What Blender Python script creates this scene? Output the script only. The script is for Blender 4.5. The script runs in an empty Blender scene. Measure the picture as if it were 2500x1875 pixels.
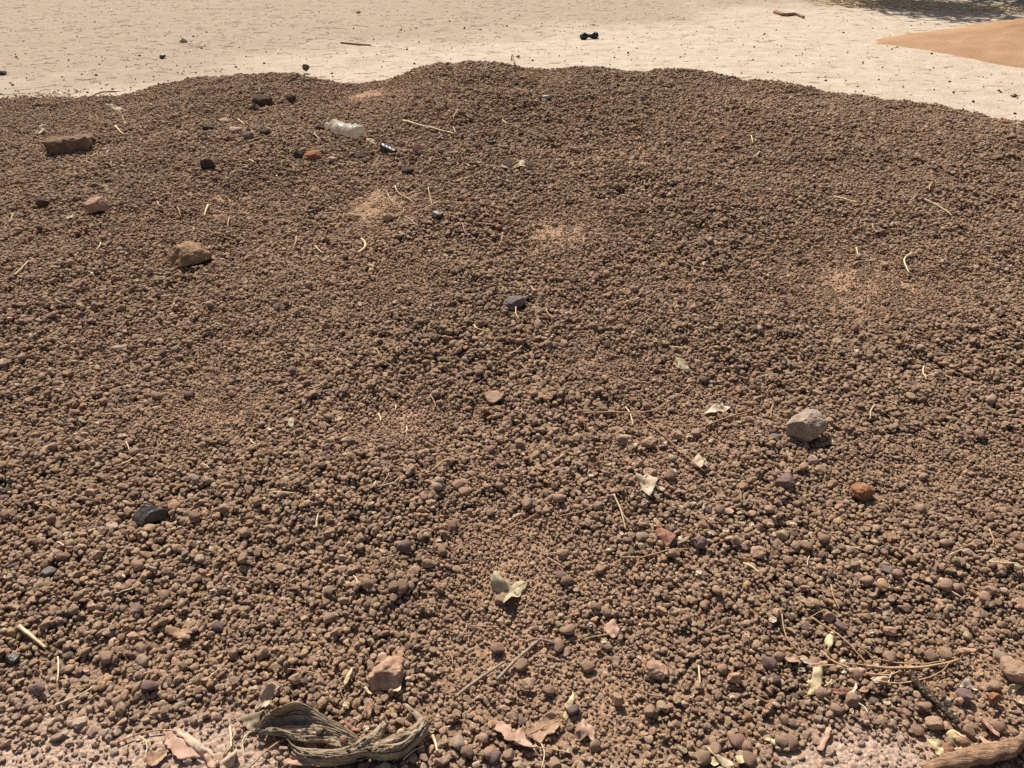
import bpy, bmesh, math, random
import numpy as np
from mathutils import Vector, Matrix, noise as mnoise
from mathutils.geometry import delaunay_2d_cdt

R = math.radians
rng = np.random.default_rng(11)
random.seed(5)
scene = bpy.context.scene
col = scene.collection

# ---------------------------------------------------------------- camera, sky, sun, exposure
CAM_H, PITCH, FPX = 1.5, R(31.7), 1925.0          # eye height (m), tilt below the horizon, focal length in photo pixels
cam_d = bpy.data.cameras.new('camera'); cam = bpy.data.objects.new('camera', cam_d); col.objects.link(cam)
cam_d.sensor_width = 36.0; cam_d.lens = 36.0 * FPX / 2500.0
cam_d.clip_start = 0.05; cam_d.clip_end = 2000
cam.location = (0, 0, CAM_H); cam.rotation_euler = (R(90) - PITCH, 0, 0)
scene.camera = cam

SUN_EL, SUN_AZ = R(52), R(-22)                     # azimuth measured from +Y (ahead) towards +X (right)
world = bpy.data.worlds.new('World'); scene.world = world; world.use_nodes = True
wn = world.node_tree.nodes; wl = world.node_tree.links
sky = wn.new('ShaderNodeTexSky'); sky.sky_type = 'NISHITA'; sky.sun_disc = False
sky.dust_density = 4.0; sky.sun_elevation = SUN_EL; sky.sun_rotation = SUN_AZ
wn['Background'].inputs['Strength'].default_value = 0.055
wl.new(sky.outputs[0], wn['Background'].inputs['Color'])
sun_d = bpy.data.lights.new('sun', 'SUN'); sun_d.energy = 4.8; sun_d.angle = R(0.5); sun_d.color = (1.0, 0.93, 0.83)
sun = bpy.data.objects.new('sun', sun_d); col.objects.link(sun)
SUN_DIR = Vector((math.cos(SUN_EL) * math.sin(SUN_AZ), math.cos(SUN_EL) * math.cos(SUN_AZ), math.sin(SUN_EL)))
sun.rotation_euler = SUN_DIR.to_track_quat('Z', 'Y').to_euler(); sun.location = SUN_DIR * 30
vs = scene.view_settings
vs.view_transform = 'Standard'; vs.look = 'None'; vs.gamma = 1.0; vs.exposure = 0.45; vs.use_curve_mapping = False
scene.render.engine = 'CYCLES'
scene.cycles.use_denoising = False; scene.cycles.max_bounces = 5; scene.cycles.diffuse_bounces = 3; scene.cycles.transparent_max_bounces = 8

# ---------------------------------------------------------------- helpers
def tag(o, label=None, cat=None, group=None, kind=None):
    if label: o['label'] = label
    if cat: o['category'] = cat
    if group: o['group'] = group
    if kind: o['kind'] = kind
    return o

def link(name, me, mat=None, parent=None, smooth=True):
    if mat is not None and len(me.materials) == 0: me.materials.append(mat)
    if smooth and len(me.polygons): me.polygons.foreach_set('use_smooth', [True] * len(me.polygons))
    o = bpy.data.objects.new(name, me); col.objects.link(o)
    if parent: o.parent = parent
    return o

def empty(name, loc=(0, 0, 0)):
    o = bpy.data.objects.new(name, None); col.objects.link(o); o.location = loc; o.empty_display_size = .05
    return o

def pymesh(name, v, f, e=()):
    me = bpy.data.meshes.new(name); me.from_pydata([tuple(p) for p in v], list(e), [tuple(q) for q in f]); me.update()
    return me

_lat = {}
def lattice(k):
    if k not in _lat: _lat[k] = np.random.default_rng(k).uniform(-1, 1, (256, 256))
    return _lat[k]
def vnoise(x, y, wl_, seed, octaves=3, gain=.5):
    """smooth value noise in [-1,1], wavelength wl_ metres"""
    out = np.zeros(np.broadcast(x, y).shape); amp = 1.; tot = 0.
    for k in range(octaves):
        g = lattice(seed * 101 + k)
        u = np.asarray(x) / wl_ * 2 ** k + 57.3 * k + 90; v = np.asarray(y) / wl_ * 2 ** k + 31.7 * k + 70
        iu = np.floor(u).astype(int); iv = np.floor(v).astype(int); fu = u - iu; fv = v - iv
        fu = fu * fu * (3 - 2 * fu); fv = fv * fv * (3 - 2 * fv)
        a = g[iv % 256, iu % 256]; b = g[iv % 256, (iu + 1) % 256]; c = g[(iv + 1) % 256, iu % 256]; d = g[(iv + 1) % 256, (iu + 1) % 256]
        out = out + amp * ((a * (1 - fu) + b * fu) * (1 - fv) + (c * (1 - fu) + d * fu) * fv)
        tot += amp; amp *= gain
    return out / tot * 1.4

def sstep(a, b, x):
    t = np.clip((x - a) / (b - a), 0, 1); return t * t * (3 - 2 * t)

def ray(px, py):
    u = (px - 1250) / FPX; w = (937.5 - py) / FPX
    return np.array([u, math.cos(PITCH) + w * math.sin(PITCH), -math.sin(PITCH) + w * math.cos(PITCH)])

def at_height(px, py, z):
    d = ray(px, py); t = (z - CAM_H) / d[2]
    return np.array([d[0] * t, d[1] * t, z])

# ---------------------------------------------------------------- materials
def mat_base(name, rough=.95, spec=.15):
    m = bpy.data.materials.new(name); m.use_nodes = True
    b = m.node_tree.nodes['Principled BSDF']; b.inputs['Roughness'].default_value = rough
    b.inputs['Specular IOR Level'].default_value = spec
    return m, m.node_tree.nodes, m.node_tree.links, b

def noise_node(n, l, coord, scale, detail=4, rough=.6):
    t = n.new('ShaderNodeTexNoise'); t.inputs['Scale'].default_value = scale
    t.inputs['Detail'].default_value = detail; t.inputs['Roughness'].default_value = rough
    l.new(coord, t.inputs['Vector']); return t

def ramp(n, l, fac, stops):
    r = n.new('ShaderNodeValToRGB'); els = r.color_ramp.elements
    while len(els) < len(stops): els.new(.5)
    for e, (p, c) in zip(els, stops): e.position = p; e.color = (*c, 1)
    l.new(fac, r.inputs['Fac']); return r

def bump(n, l, b, height, strength, dist):
    bp = n.new('ShaderNodeBump'); bp.inputs['Strength'].default_value = strength; bp.inputs['Distance'].default_value = dist
    l.new(height, bp.inputs['Height']); l.new(bp.outputs[0], b.inputs['Normal']); return bp

def mat_rock(name, c1, c2, scale=60, bstr=.7, bdist=.004, rough=.95, spec=.15):
    m, n, l, b = mat_base(name, rough, spec)
    tc = n.new('ShaderNodeTexCoord'); a = noise_node(n, l, tc.outputs['Object'], scale, 6, .65)
    big = noise_node(n, l, tc.outputs['Object'], scale * .25, 3)
    ad = n.new('ShaderNodeMath'); ad.operation = 'MULTIPLY_ADD'; ad.inputs[1].default_value = .5
    l.new(a.outputs['Fac'], ad.inputs[0]); 
    hf = n.new('ShaderNodeMath'); hf.operation = 'MULTIPLY'; hf.inputs[1].default_value = .5
    l.new(big.outputs['Fac'], hf.inputs[0]); l.new(hf.outputs[0], ad.inputs[2])
    r = ramp(n, l, ad.outputs[0], [(.36, c1), (.62, c2)])
    l.new(r.outputs[0], b.inputs['Base Color'])
    bump(n, l, b, a.outputs['Fac'], bstr, bdist)
    return m

def mat_leaf(name, c1, c2, scale=55):
    m, n, l, b = mat_base(name, .75, .25)
    tc = n.new('ShaderNodeTexCoord'); a = noise_node(n, l, tc.outputs['Object'], scale, 5, .6)
    r = ramp(n, l, a.outputs['Fac'], [(.35, c1), (.65, c2)])
    spots = noise_node(n, l, tc.outputs['Object'], scale * 6, 2)
    sr = ramp(n, l, spots.outputs['Fac'], [(.66, (1, 1, 1)), (.74, (.55, .45, .35))])
    mx = n.new('ShaderNodeMix'); mx.data_type = 'RGBA'; mx.blend_type = 'MULTIPLY'; mx.inputs['Factor'].default_value = .8
    l.new(r.outputs[0], mx.inputs[6]); l.new(sr.outputs[0], mx.inputs[7])
    l.new(mx.outputs[2], b.inputs['Base Color'])
    bump(n, l, b, a.outputs['Fac'], .5, .002)
    tr = n.new('ShaderNodeBsdfTranslucent'); l.new(mx.outputs[2], tr.inputs['Color'])
    ms = n.new('ShaderNodeMixShader'); ms.inputs[0].default_value = .22
    l.new(b.outputs[0], ms.inputs[1]); l.new(tr.outputs[0], ms.inputs[2]); l.new(ms.outputs[0], n['Material Output'].inputs['Surface'])
    return m

def mat_stick(name, c1, c2, scale=40, stretch=(1, 1, 1), bstr=.6, bdist=.003):
    return mat_rock(name, c1, c2, scale, bstr, bdist, .85, .2)

M = {}
def rock_set():
    M['brown'] = mat_rock('brown_stone', (.26, .165, .112), (.47, .315, .22))
    M['palebrown'] = mat_rock('pale_brown_rock', (.22, .165, .125), (.50, .40, .315), 60, 1., .010)
    M['dark'] = mat_rock('dark_stone', (.045, .032, .026), (.11, .075, .055))
    M['charcoal'] = mat_rock('charcoal_stone', (.018, .017, .018), (.09, .078, .062), 35, .6, .004, .45, .5)
    M['purple'] = mat_rock('purple_stone', (.14, .092, .082), (.27, .185, .165))
    M['red'] = mat_rock('red_clod', (.20, .085, .045), (.40, .20, .115), 80, 1., .006)
    M['ochre'] = mat_rock('porous_ochre_laterite', (.17, .095, .05), (.42, .28, .17), 55, 1., .010)
    M['grey'] = mat_rock('grey_stone', (.10, .085, .08), (.24, .20, .18))
    M['clod'] = mat_rock('soft_earth_clod', (.30, .18, .12), (.50, .325, .235), 70, .9, .005)
    M['mud'] = mat_rock('mud_brick_earth', (.12, .078, .05), (.30, .20, .135), 40, 1., .008)
    M['pale'] = mat_rock('pale_stone', (.33, .24, .175), (.48, .36, .27))
    M['black'] = mat_rock('black_plastic', (.010, .010, .011), (.022, .022, .024), 30, .4, .003, .4, .5)
    M['l_tan'] = mat_leaf('tan_dry_leaf', (.36, .215, .13), (.55, .36, .235))
    M['l_pink'] = mat_leaf('pinkish_dry_leaf', (.46, .28, .20), (.64, .43, .32))
    M['l_red'] = mat_leaf('reddish_dry_leaf', (.30, .13, .09), (.48, .25, .18))
    M['l_pale'] = mat_leaf('pale_dry_leaf', (.52, .40, .28), (.74, .60, .44))
    M['l_yellow'] = mat_leaf('yellowish_dry_leaf', (.58, .46, .24), (.78, .66, .42))
    M['l_green'] = mat_leaf('grey_green_dry_leaf', (.40, .34, .21), (.60, .53, .36))
    M['l_olive'] = mat_leaf('olive_grey_leaf', (.27, .215, .14), (.40, .33, .23))
    M['l_brown'] = mat_leaf('brown_dry_leaf', (.22, .115, .07), (.36, .20, .125))
    M['l_white'] = mat_leaf('whitish_dry_leaf', (.66, .53, .38), (.84, .72, .56))
    M['s_grey'] = mat_stick('grey_twig_bark', (.20, .15, .11), (.42, .33, .25), 90)
    M['s_brown'] = mat_stick('brown_twig_bark', (.20, .11, .065), (.38, .23, .14), 80)
    M['s_litter'] = mat_stick('weathered_litter', (.16, .11, .075), (.40, .30, .21), 9)
    M['s_straw'] = mat_stick('pale_straw', (.50, .38, .22), (.76, .62, .40), 60)
    M['s_stem'] = mat_stick('orange_brown_stem', (.36, .22, .12), (.56, .38, .23), 60)
rock_set()

def mat_bark():
    m, n, l, b = mat_base('cracked_charred_bark', .8, .3)
    tc = n.new('ShaderNodeTexCoord'); mp = n.new('ShaderNodeMapping'); mp.inputs['Scale'].default_value = (1, 1, 1)
    l.new(tc.outputs['Object'], mp.inputs['Vector'])
    v = n.new('ShaderNodeTexVoronoi'); v.feature = 'DISTANCE_TO_EDGE'; v.inputs['Scale'].default_value = 120
    l.new(mp.outputs[0], v.inputs['Vector'])
    a = noise_node(n, l, tc.outputs['Object'], 90, 5)
    r = ramp(n, l, v.outputs['Distance'], [(.03, (.02, .017, .015)), (.16, (.15, .115, .085))])
    r2 = ramp(n, l, a.outputs['Fac'], [(.4, (.45, .4, .36)), (.65, (1.3, 1.2, 1.05))])
    mx = n.new('ShaderNodeMix'); mx.data_type = 'RGBA'; mx.blend_type = 'MULTIPLY'; mx.inputs['Factor'].default_value = 1
    l.new(r.outputs[0], mx.inputs[6]); l.new(r2.outputs[0], mx.inputs[7]); l.new(mx.outputs[2], b.inputs['Base Color'])
    bump(n, l, b, v.outputs['Distance'], 1., .006)
    return m
M['bark'] = mat_bark()
def mat_wood():
    m, n, l, b = mat_base('weathered_branch_wood', .85, .2)
    tc = n.new('ShaderNodeTexCoord'); mp = n.new('ShaderNodeMapping'); mp.inputs['Rotation'].default_value = (0, 0, R(-14)); mp.inputs['Scale'].default_value = (.14, 1, 1)
    l.new(tc.outputs['Object'], mp.inputs['Vector']); a = noise_node(n, l, mp.outputs[0], 260, 6, .7); c = noise_node(n, l, tc.outputs['Object'], 35, 4)
    r = ramp(n, l, a.outputs['Fac'], [(.33, (.15, .085, .05)), (.5, (.38, .24, .15)), (.68, (.56, .40, .27))]); r2 = ramp(n, l, c.outputs['Fac'], [(.38, (.72, .68, .64)), (.62, (1.15, 1.12, 1.1))])
    mx = n.new('ShaderNodeMix'); mx.data_type = 'RGBA'; mx.blend_type = 'MULTIPLY'; mx.inputs['Factor'].default_value = 1
    l.new(r.outputs[0], mx.inputs[6]); l.new(r2.outputs[0], mx.inputs[7]); l.new(mx.outputs[2], b.inputs['Base Color']); bump(n, l, b, a.outputs['Fac'], 1., .006)
    return m
M['wood'] = mat_wood()

def mat_cloth():
    m, n, l, b = mat_base('dusty_grey_tan_fabric', .95, .05)
    tc = n.new('ShaderNodeTexCoord')
    at = n.new('ShaderNodeAttribute'); at.attribute_name = 'stain'
    a = noise_node(n, l, tc.outputs['Object'], 45, 5)
    r = ramp(n, l, a.outputs['Fac'], [(.35, (.23, .175, .118)), (.65, (.40, .318, .23))])
    mx = n.new('ShaderNodeMix'); mx.data_type = 'RGBA'
    l.new(at.outputs['Fac'], mx.inputs['Factor']); l.new(r.outputs[0], mx.inputs[6]); mx.inputs[7].default_value = (.22, .115, .045, 1)
    l.new(mx.outputs[2], b.inputs['Base Color'])
    w = noise_node(n, l, tc.outputs['Object'], 900, 2)
    bump(n, l, b, w.outputs['Fac'], .25, .001)
    return m
M['cloth'] = mat_cloth()

def mat_bottle():
    m, n, l, b = mat_base('clear_crushed_plastic', .25, .5)
    b.inputs['Base Color'].default_value = (.78, .73, .66, 1)
    tp = n.new('ShaderNodeBsdfTransparent'); tp.inputs['Color'].default_value = (.95, .94, .92, 1)
    tl = n.new('ShaderNodeBsdfTranslucent'); tl.inputs['Color'].default_value = (.74, .68, .60, 1)
    m1 = n.new('ShaderNodeMixShader'); m1.inputs[0].default_value = .55
    l.new(b.outputs[0], m1.inputs[1]); l.new(tl.outputs[0], m1.inputs[2])
    m2 = n.new('ShaderNodeMixShader'); m2.inputs[0].default_value = .45
    l.new(m1.outputs[0], m2.inputs[1]); l.new(tp.outputs[0], m2.inputs[2])
    l.new(m2.outputs[0], n['Material Output'].inputs['Surface'])
    return m
M['bottle'] = mat_bottle()

def mat_gravel():
    m, n, l, b = mat_base('laterite_nodule', .95, .12)
    at = n.new('ShaderNodeAttribute'); at.attribute_type = 'INSTANCER'; at.attribute_name = 'tint'
    tc = n.new('ShaderNodeTexCoord'); a = noise_node(n, l, tc.outputs['Object'], 2.2, 4, .65)
    r = ramp(n, l, a.outputs['Fac'], [(.3, (.66, .64, .63)), (.7, (1.25, 1.27, 1.3))])
    mx = n.new('ShaderNodeMix'); mx.data_type = 'RGBA'; mx.blend_type = 'MULTIPLY'; mx.inputs['Factor'].default_value = 1
    l.new(at.outputs['Color'], mx.inputs[6]); l.new(r.outputs[0], mx.inputs[7]); l.new(mx.outputs[2], b.inputs['Base Color'])
    f = noise_node(n, l, tc.outputs['Object'], 6, 3)
    bump(n, l, b, f.outputs['Fac'], .5, .12)
    return m
M['gravel'] = mat_gravel()

def mat_mound():
    m, n, l, b = mat_base('mound_soil', .98, .05)
    at = n.new('ShaderNodeAttribute'); at.attribute_name = 'tint'
    tc = n.new('ShaderNodeTexCoord')
    a = noise_node(n, l, tc.outputs['Object'], 130, 5, .7)
    v = n.new('ShaderNodeTexVoronoi'); v.inputs['Scale'].default_value = 90; l.new(tc.outputs['Object'], v.inputs['Vector'])
    r = ramp(n, l, a.outputs['Fac'], [(.35, (.65, .65, .65)), (.65, (1.25, 1.25, 1.25))])
    mx = n.new('ShaderNodeMix'); mx.data_type = 'RGBA'; mx.blend_type = 'MULTIPLY'; mx.inputs['Factor'].default_value = 1
    l.new(at.outputs['Color'], mx.inputs[6]); l.new(r.outputs[0], mx.inputs[7]); l.new(mx.outputs[2], b.inputs['Base Color'])
    ad = n.new('ShaderNodeMath'); ad.operation = 'SUBTRACT'; l.new(a.outputs['Fac'], ad.inputs[0]); l.new(v.outputs['Distance'], ad.inputs[1])
    bump(n, l, b, ad.outputs[0], .9, .007)
    return m
M['mound'] = mat_mound()

def mat_yard():
    m, n, l, b = mat_base('pale_trodden_earth', .98, .05)
    tc = n.new('ShaderNodeTexCoord')
    big = noise_node(n, l, tc.outputs['Object'], .45, 4, .6)
    mid = noise_node(n, l, tc.outputs['Object'], 4, 5, .65)
    fine = noise_node(n, l, tc.outputs['Object'], 60, 4, .7)
    r = ramp(n, l, mid.outputs['Fac'], [(.30, (.43, .355, .275)), (.5, (.50, .42, .335)), (.72, (.56, .485, .40))])
    # worn, litter-darkened earth towards the far left
    sp = n.new('ShaderNodeSeparateXYZ'); l.new(tc.outputs['Object'], sp.inputs[0])
    ax = n.new('ShaderNodeMath'); ax.operation = 'MULTIPLY_ADD'; ax.inputs[1].default_value = -.32; ax.inputs[2].default_value = -5.55
    l.new(sp.outputs['X'], ax.inputs[0])
    ay = n.new('ShaderNodeMath'); ay.operation = 'MULTIPLY_ADD'; ay.inputs[1].default_value = .45; l.new(sp.outputs['Y'], ay.inputs[0]); l.new(ax.outputs[0], ay.inputs[2])
    nz = n.new('ShaderNodeMath'); nz.operation = 'MULTIPLY_ADD'; nz.inputs[1].default_value = 2.6; l.new(big.outputs['Fac'], nz.inputs[0]); l.new(ay.outputs[0], nz.inputs[2])
    lr = ramp(n, l, nz.outputs[0], [(.30, (0, 0, 0)), (1.0, (1, 1, 1))])
    mx = n.new('ShaderNodeMix'); mx.data_type = 'RGBA'; mx.inputs[7].default_value = (.29, .225, .168, 1)
    sc = n.new('ShaderNodeMath'); sc.operation = 'MULTIPLY'; sc.inputs[1].default_value = .6; l.new(lr.outputs[0], sc.inputs[0])
    l.new(sc.outputs[0], mx.inputs['Factor']); l.new(r.outputs[0], mx.inputs[6])
    fr = ramp(n, l, fine.outputs['Fac'], [(.3, (.72, .70, .67)), (.6, (1.08, 1.08, 1.08))])
    m2 = n.new('ShaderNodeMix'); m2.data_type = 'RGBA'; m2.blend_type = 'MULTIPLY'; m2.inputs['Factor'].default_value = 1
    l.new(mx.outputs[2], m2.inputs[6]); l.new(fr.outputs[0], m2.inputs[7]); l.new(m2.outputs[2], b.inputs['Base Color'])
    ad = n.new('ShaderNodeMath'); ad.operation = 'MULTIPLY_ADD'; ad.inputs[1].default_value = .25
    l.new(fine.outputs['Fac'], ad.inputs[0]); l.new(mid.outputs['Fac'], ad.inputs[2])
    bump(n, l, b, ad.outputs[0], .8, .05)
    return m
M['yard'] = mat_yard()

def mat_sand():
    m, n, l, b = mat_base('orange_building_sand', .98, .05)
    tc = n.new('ShaderNodeTexCoord'); a = noise_node(n, l, tc.outputs['Object'], 2.5, 5, .6); f = noise_node(n, l, tc.outputs['Object'], 45, 4, .7)
    r = ramp(n, l, a.outputs['Fac'], [(.3, (.33, .20, .115)), (.7, (.43, .275, .17))])
    l.new(r.outputs[0], b.inputs['Base Color']); bump(n, l, b, f.outputs['Fac'], .7, .02)
    return m
M['sand'] = mat_sand()

# ---------------------------------------------------------------- ground sheet
def yard_z(x, y):
    return .018 * vnoise(x, y, 1.6, 3, 2) + .008 * vnoise(x, y, .45, 13, 2)

def build_ground():
    xs = np.concatenate([[-600, -120, -40], np.linspace(-13, 15, 210), [45, 120, 600]])
    ys = np.concatenate([[-600, -80, -12], np.linspace(-2, 20, 170), [45, 120, 900]])
    X, Y = np.meshgrid(xs, ys); inside = (X > -13.1) & (X < 15.1) & (Y > -2.1) & (Y < 20.1)
    Z = np.where(inside, yard_z(X, Y), 0)
    v = np.stack([X, Y, Z], -1).reshape(-1, 3); nx = len(xs)
    f = [(j * nx + i, j * nx + i + 1, (j + 1) * nx + i + 1, (j + 1) * nx + i) for j in range(len(ys) - 1) for i in range(nx - 1)]
    return tag(link('ground', pymesh('ground', v, f), M['yard']), 'pale beige trodden earth of the open yard', 'ground', kind='structure')
build_ground()

# ---------------------------------------------------------------- the gravel mound as a height field
crest_px = [(-500, 285, .05), (0, 247, .05), (200, 246, .05), (300, 242, .07), (340, 234, .09), (390, 222, .13), (450, 212, .18), (500, 202, .23), (540, 194, .27),
            (600, 188, .30), (640, 186, .31), (700, 190, .31), (760, 195, .31), (820, 200, .31), (870, 200, .32), (910, 192, .34), (950, 185, .36),
            (990, 175, .39), (1010, 166, .42), (1040, 156, .46), (1080, 150, .49), (1130, 148, .50), (1180, 149, .50), (1210, 154, .49), (1250, 162, .47),
            (1290, 167, .46), (1400, 168, .455), (1500, 173, .45), (1610, 177, .44), (1700, 185, .43), (1800, 201, .41), (1900, 212, .40), (2000, 228, .38),
            (2100, 240, .37), (2200, 258, .36), (2310, 275, .35), (2410, 292, .34), (2500, 308, .33), (2700, 345, .31), (3000, 410, .27), (3400, 500, .2)]
cr = np.array([at_height(a, b, z) for a, b, z in crest_px])
order = np.argsort(cr[:, 0]); cr = cr[order]
CX = np.linspace(-9, 9, 1441)
CYI = np.interp(CX, cr[:, 0], cr[:, 1]); CZI = np.interp(CX, cr[:, 0], cr[:, 2])
CZI *= sstep(-7.5, -5.0, CX) * (1 - sstep(4.2, 6.8, CX))
k = np.exp(-np.linspace(-2, 2, 9) ** 2); k /= k.sum()
CYI = np.convolve(np.pad(CYI, 4, 'edge'), k, 'valid'); CZI = np.convolve(np.pad(CZI, 4, 'edge'), k, 'valid')
TOE = .72

def mound_core(x, y):
    yc = np.interp(x, CX, CYI); zc = np.interp(x, CX, CZI)
    t = np.clip((y - TOE) / (yc - TOE), 0, 1)
    near = zc * np.sin(np.pi / 2 * t) ** 1.25
    d = np.maximum(y - yc, 0)
    far = zc - .62 * d * d / (d + .12)
    return np.where(y < yc, near, far)

# shallow dents (px, py, radius m, depth m) left by feet and shovels, and low humps (negative depth)
dents = [(510, 850, .22, .035), (1400, 700, .30, .03), (900, 960, .2, .022), (1180, 640, .25, .018), (430, 1080, .2, .02), (760, 1280, .18, .018), (1130, 1190, .16, .022),
         (1930, 960, .2, .018), (2140, 800, .25, .02), (690, 1440, .12, .015), (1500, 1010, .2, .022), (300, 1480, .14, .014), (2380, 1290, .2, .02), (1680, 940, .22, .025),
         (850, 270, .7, .05), (120, 960, .25, .03), (1330, 860, .22, .02), (1050, 800, .25, -.018), (1750, 800, .35, -.02), (2300, 700, .4, .02), (1750, 430, .6, .02),
         (1200, 420, .5, .025), (500, 480, .5, .03), (2100, 1050, .25, -.015), (650, 700, .4, -.015)]
dent_w = [(*at_height(a, b, .2)[:2], r, d) for a, b, r, d in dents]

def H_exact(x, y):
    x = np.asarray(x, float); y = np.asarray(y, float)
    h = mound_core(x, y)
    up = np.clip(h / .12, 0, 1)
    h = h + up * (.030 * vnoise(x, y, .9, 7, 2) + .020 * vnoise(x, y, .28, 8, 2))
    for a, b, r, d in dent_w:
        h = h - d * up * np.exp(-((x - a) ** 2 + (y - b) ** 2) / (r * r))
    return np.where(h < -.05, -.05, h)

class Grid:
    """a field sampled once on a 2 cm grid and read back by bilinear interpolation"""
    def __init__(self, fn, x0, x1, y0, y1, cell, outside):
        self.x0, self.y0, self.c, self.out = x0, y0, cell, outside
        X, Y = np.meshgrid(np.arange(x0, x1, cell), np.arange(y0, y1, cell)); self.g = fn(X, Y); self.ny, self.nx = self.g.shape; self.l = self.g.tolist()
    def __call__(self, x, y):
        if isinstance(x, (float, int)) or np.ndim(x) == 0:
            u = (float(x) - self.x0) / self.c; v = (float(y) - self.y0) / self.c
            if not (0 <= u < self.nx - 1 and 0 <= v < self.ny - 1): return self.out
            i = int(u); j = int(v); fu = u - i; fv = v - j; a = self.l[j]; b = self.l[j + 1]
            return (a[i] * (1 - fu) + a[i + 1] * fu) * (1 - fv) + (b[i] * (1 - fu) + b[i + 1] * fu) * fv
        u = (np.asarray(x) - self.x0) / self.c; v = (np.asarray(y) - self.y0) / self.c
        ok = (u >= 0) & (u < self.nx - 1) & (v >= 0) & (v < self.ny - 1)
        u = np.clip(u, 0, self.nx - 1.001); v = np.clip(v, 0, self.ny - 1.001); i = u.astype(int); j = v.astype(int); fu = u - i; fv = v - j; g = self.g
        r = (g[j, i] * (1 - fu) + g[j, i + 1] * fu) * (1 - fv) + (g[j + 1, i] * (1 - fu) + g[j + 1, i + 1] * fu) * fv
        return np.where(ok, r, self.out)
H = Grid(H_exact, -8.5, 8.5, .3, 10.5, .02, -.05)

# bare dusty soil between the stones: (px, py, rx m, ry m, strength); at the toe it is pink and pale, on the mound orange and brown
dust_px = [(60, 1870, .22, .10, 1.0), (300, 1850, .22, .06, .8), (480, 1850, .16, .09, .9), (2130, 1870, .13, .075, 1.0), (2250, 1880, .14, .05, .8), (1990, 1868, .1, .04, .8),
           (620, 1850, .12, .06, .7), (-150, 1850, .3, .14, 1), (1320, 1890, .3, .03, .4)]
fines_px = [(1290, 1490, .10, .08, .9), (1470, 870, .13, .10, .9), (1400, 605, .25, .22, .9), (870, 262, .35, .25, .9), (500, 945, .2, .16, .8), (1250, 1310, .12, .1, .7), (1000, 985, .2, .14, .7),
            (1500, 1540, .10, .09, .8), (2300, 1080, .3, .2, .6), (2150, 690, .4, .3, .7), (1400, 1290, .15, .12, .7), (1270, 1270, .12, .09, .7), (960, 530, .3, .25, .7), (1150, 1500, .1, .1, .5),
            (2440, 1540, .12, .1, .6), (540, 490, .4, .3, .5), (300, 560, .5, .3, .4), (1680, 1050, .2, .16, .5)]
def blob_field(lst, z, x, y):
    out = np.zeros(np.broadcast(x, y).shape)
    for a, b, rx, ry, s in lst:
        c = at_height(a, b, z); out = np.maximum(out, s * np.exp(-((x - c[0]) / rx) ** 2 - ((y - c[1]) / ry) ** 2))
    return out
def dust_exact(x, y):
    d = blob_field(dust_px, .02, x, y) * (1 + .5 * vnoise(x, y, .10, 21, 3)); return np.clip(d * 1.35, 0, 1)
def fines_exact(x, y):
    d = blob_field(fines_px, .2, x, y) + .33 * np.clip(vnoise(x, y, .55, 22, 3), 0, 1)
    return np.clip(d * (1 + .55 * vnoise(x, y, .16, 23, 3)) * 1.1, 0, 1)

dust = Grid(dust_exact, -6, 6, .3, 9, .02, 0.); fines = Grid(fines_exact, -6, 6, .3, 9, .02, 0.)

def build_mound():
    xs = np.linspace(-7.6, 7.0, 430); ys = np.concatenate([np.linspace(.55, 2.4, 110), np.linspace(2.43, 9.0, 220)])
    X, Y = np.meshgrid(xs, ys); D = dust(X, Y); F = fines(X, Y)
    hh = H(X, Y); Z = hh - .0035 + .007 * D + .004 * F
    Z = np.where(hh < .004, np.minimum(Z, hh - .03), Z) + np.where(D > .25, .022, 0) * (hh < .004)
    v = np.stack([X, Y, Z], -1).reshape(-1, 3); nx = len(xs)
    f = [(j * nx + i, j * nx + i + 1, (j + 1) * nx + i + 1, (j + 1) * nx + i) for j in range(len(ys) - 1) for i in range(nx - 1)]
    me = pymesh('mound', v, f)
    base = np.array([.27, .178, .118]); pink = np.array([.50, .36, .275]); org = np.array([.46, .295, .19])
    c = base + (org - base) * (F[..., None] * .9); c = c + (pink - c) * np.clip(D * 1.3, 0, 1)[..., None]
    at = me.attributes.new('tint', 'FLOAT_COLOR', 'POINT')
    at.data.foreach_set('color', np.concatenate([c, np.ones(c.shape[:2] + (1,))], -1).reshape(-1))
    return tag(link('mound', me, M['mound']), 'earthy core of the low gravel mound', 'mound', kind='structure')
build_mound()

def hit(px, py, field=None):
    """where the ray through a photo pixel meets the mound or the yard"""
    d = ray(px, py); field = field or (lambda a, b: max(float(H(a, b)), 0.))
    t0 = .8; z = None; t = t0; prev = t0
    while t < 60:
        if CAM_H + d[2] * t <= field(d[0] * t, d[1] * t): break
        prev = t; t += .04 + t * .004
    lo, hi = prev, t
    for _ in range(14):
        mid = (lo + hi) / 2
        if CAM_H + d[2] * mid <= field(d[0] * mid, d[1] * mid): hi = mid
        else: lo = mid
    return np.array([d[0] * hi, d[1] * hi, CAM_H + d[2] * hi])

def depth_of(p):
    return p[1] * math.cos(PITCH) + (CAM_H - p[2]) * math.sin(PITCH)

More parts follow.
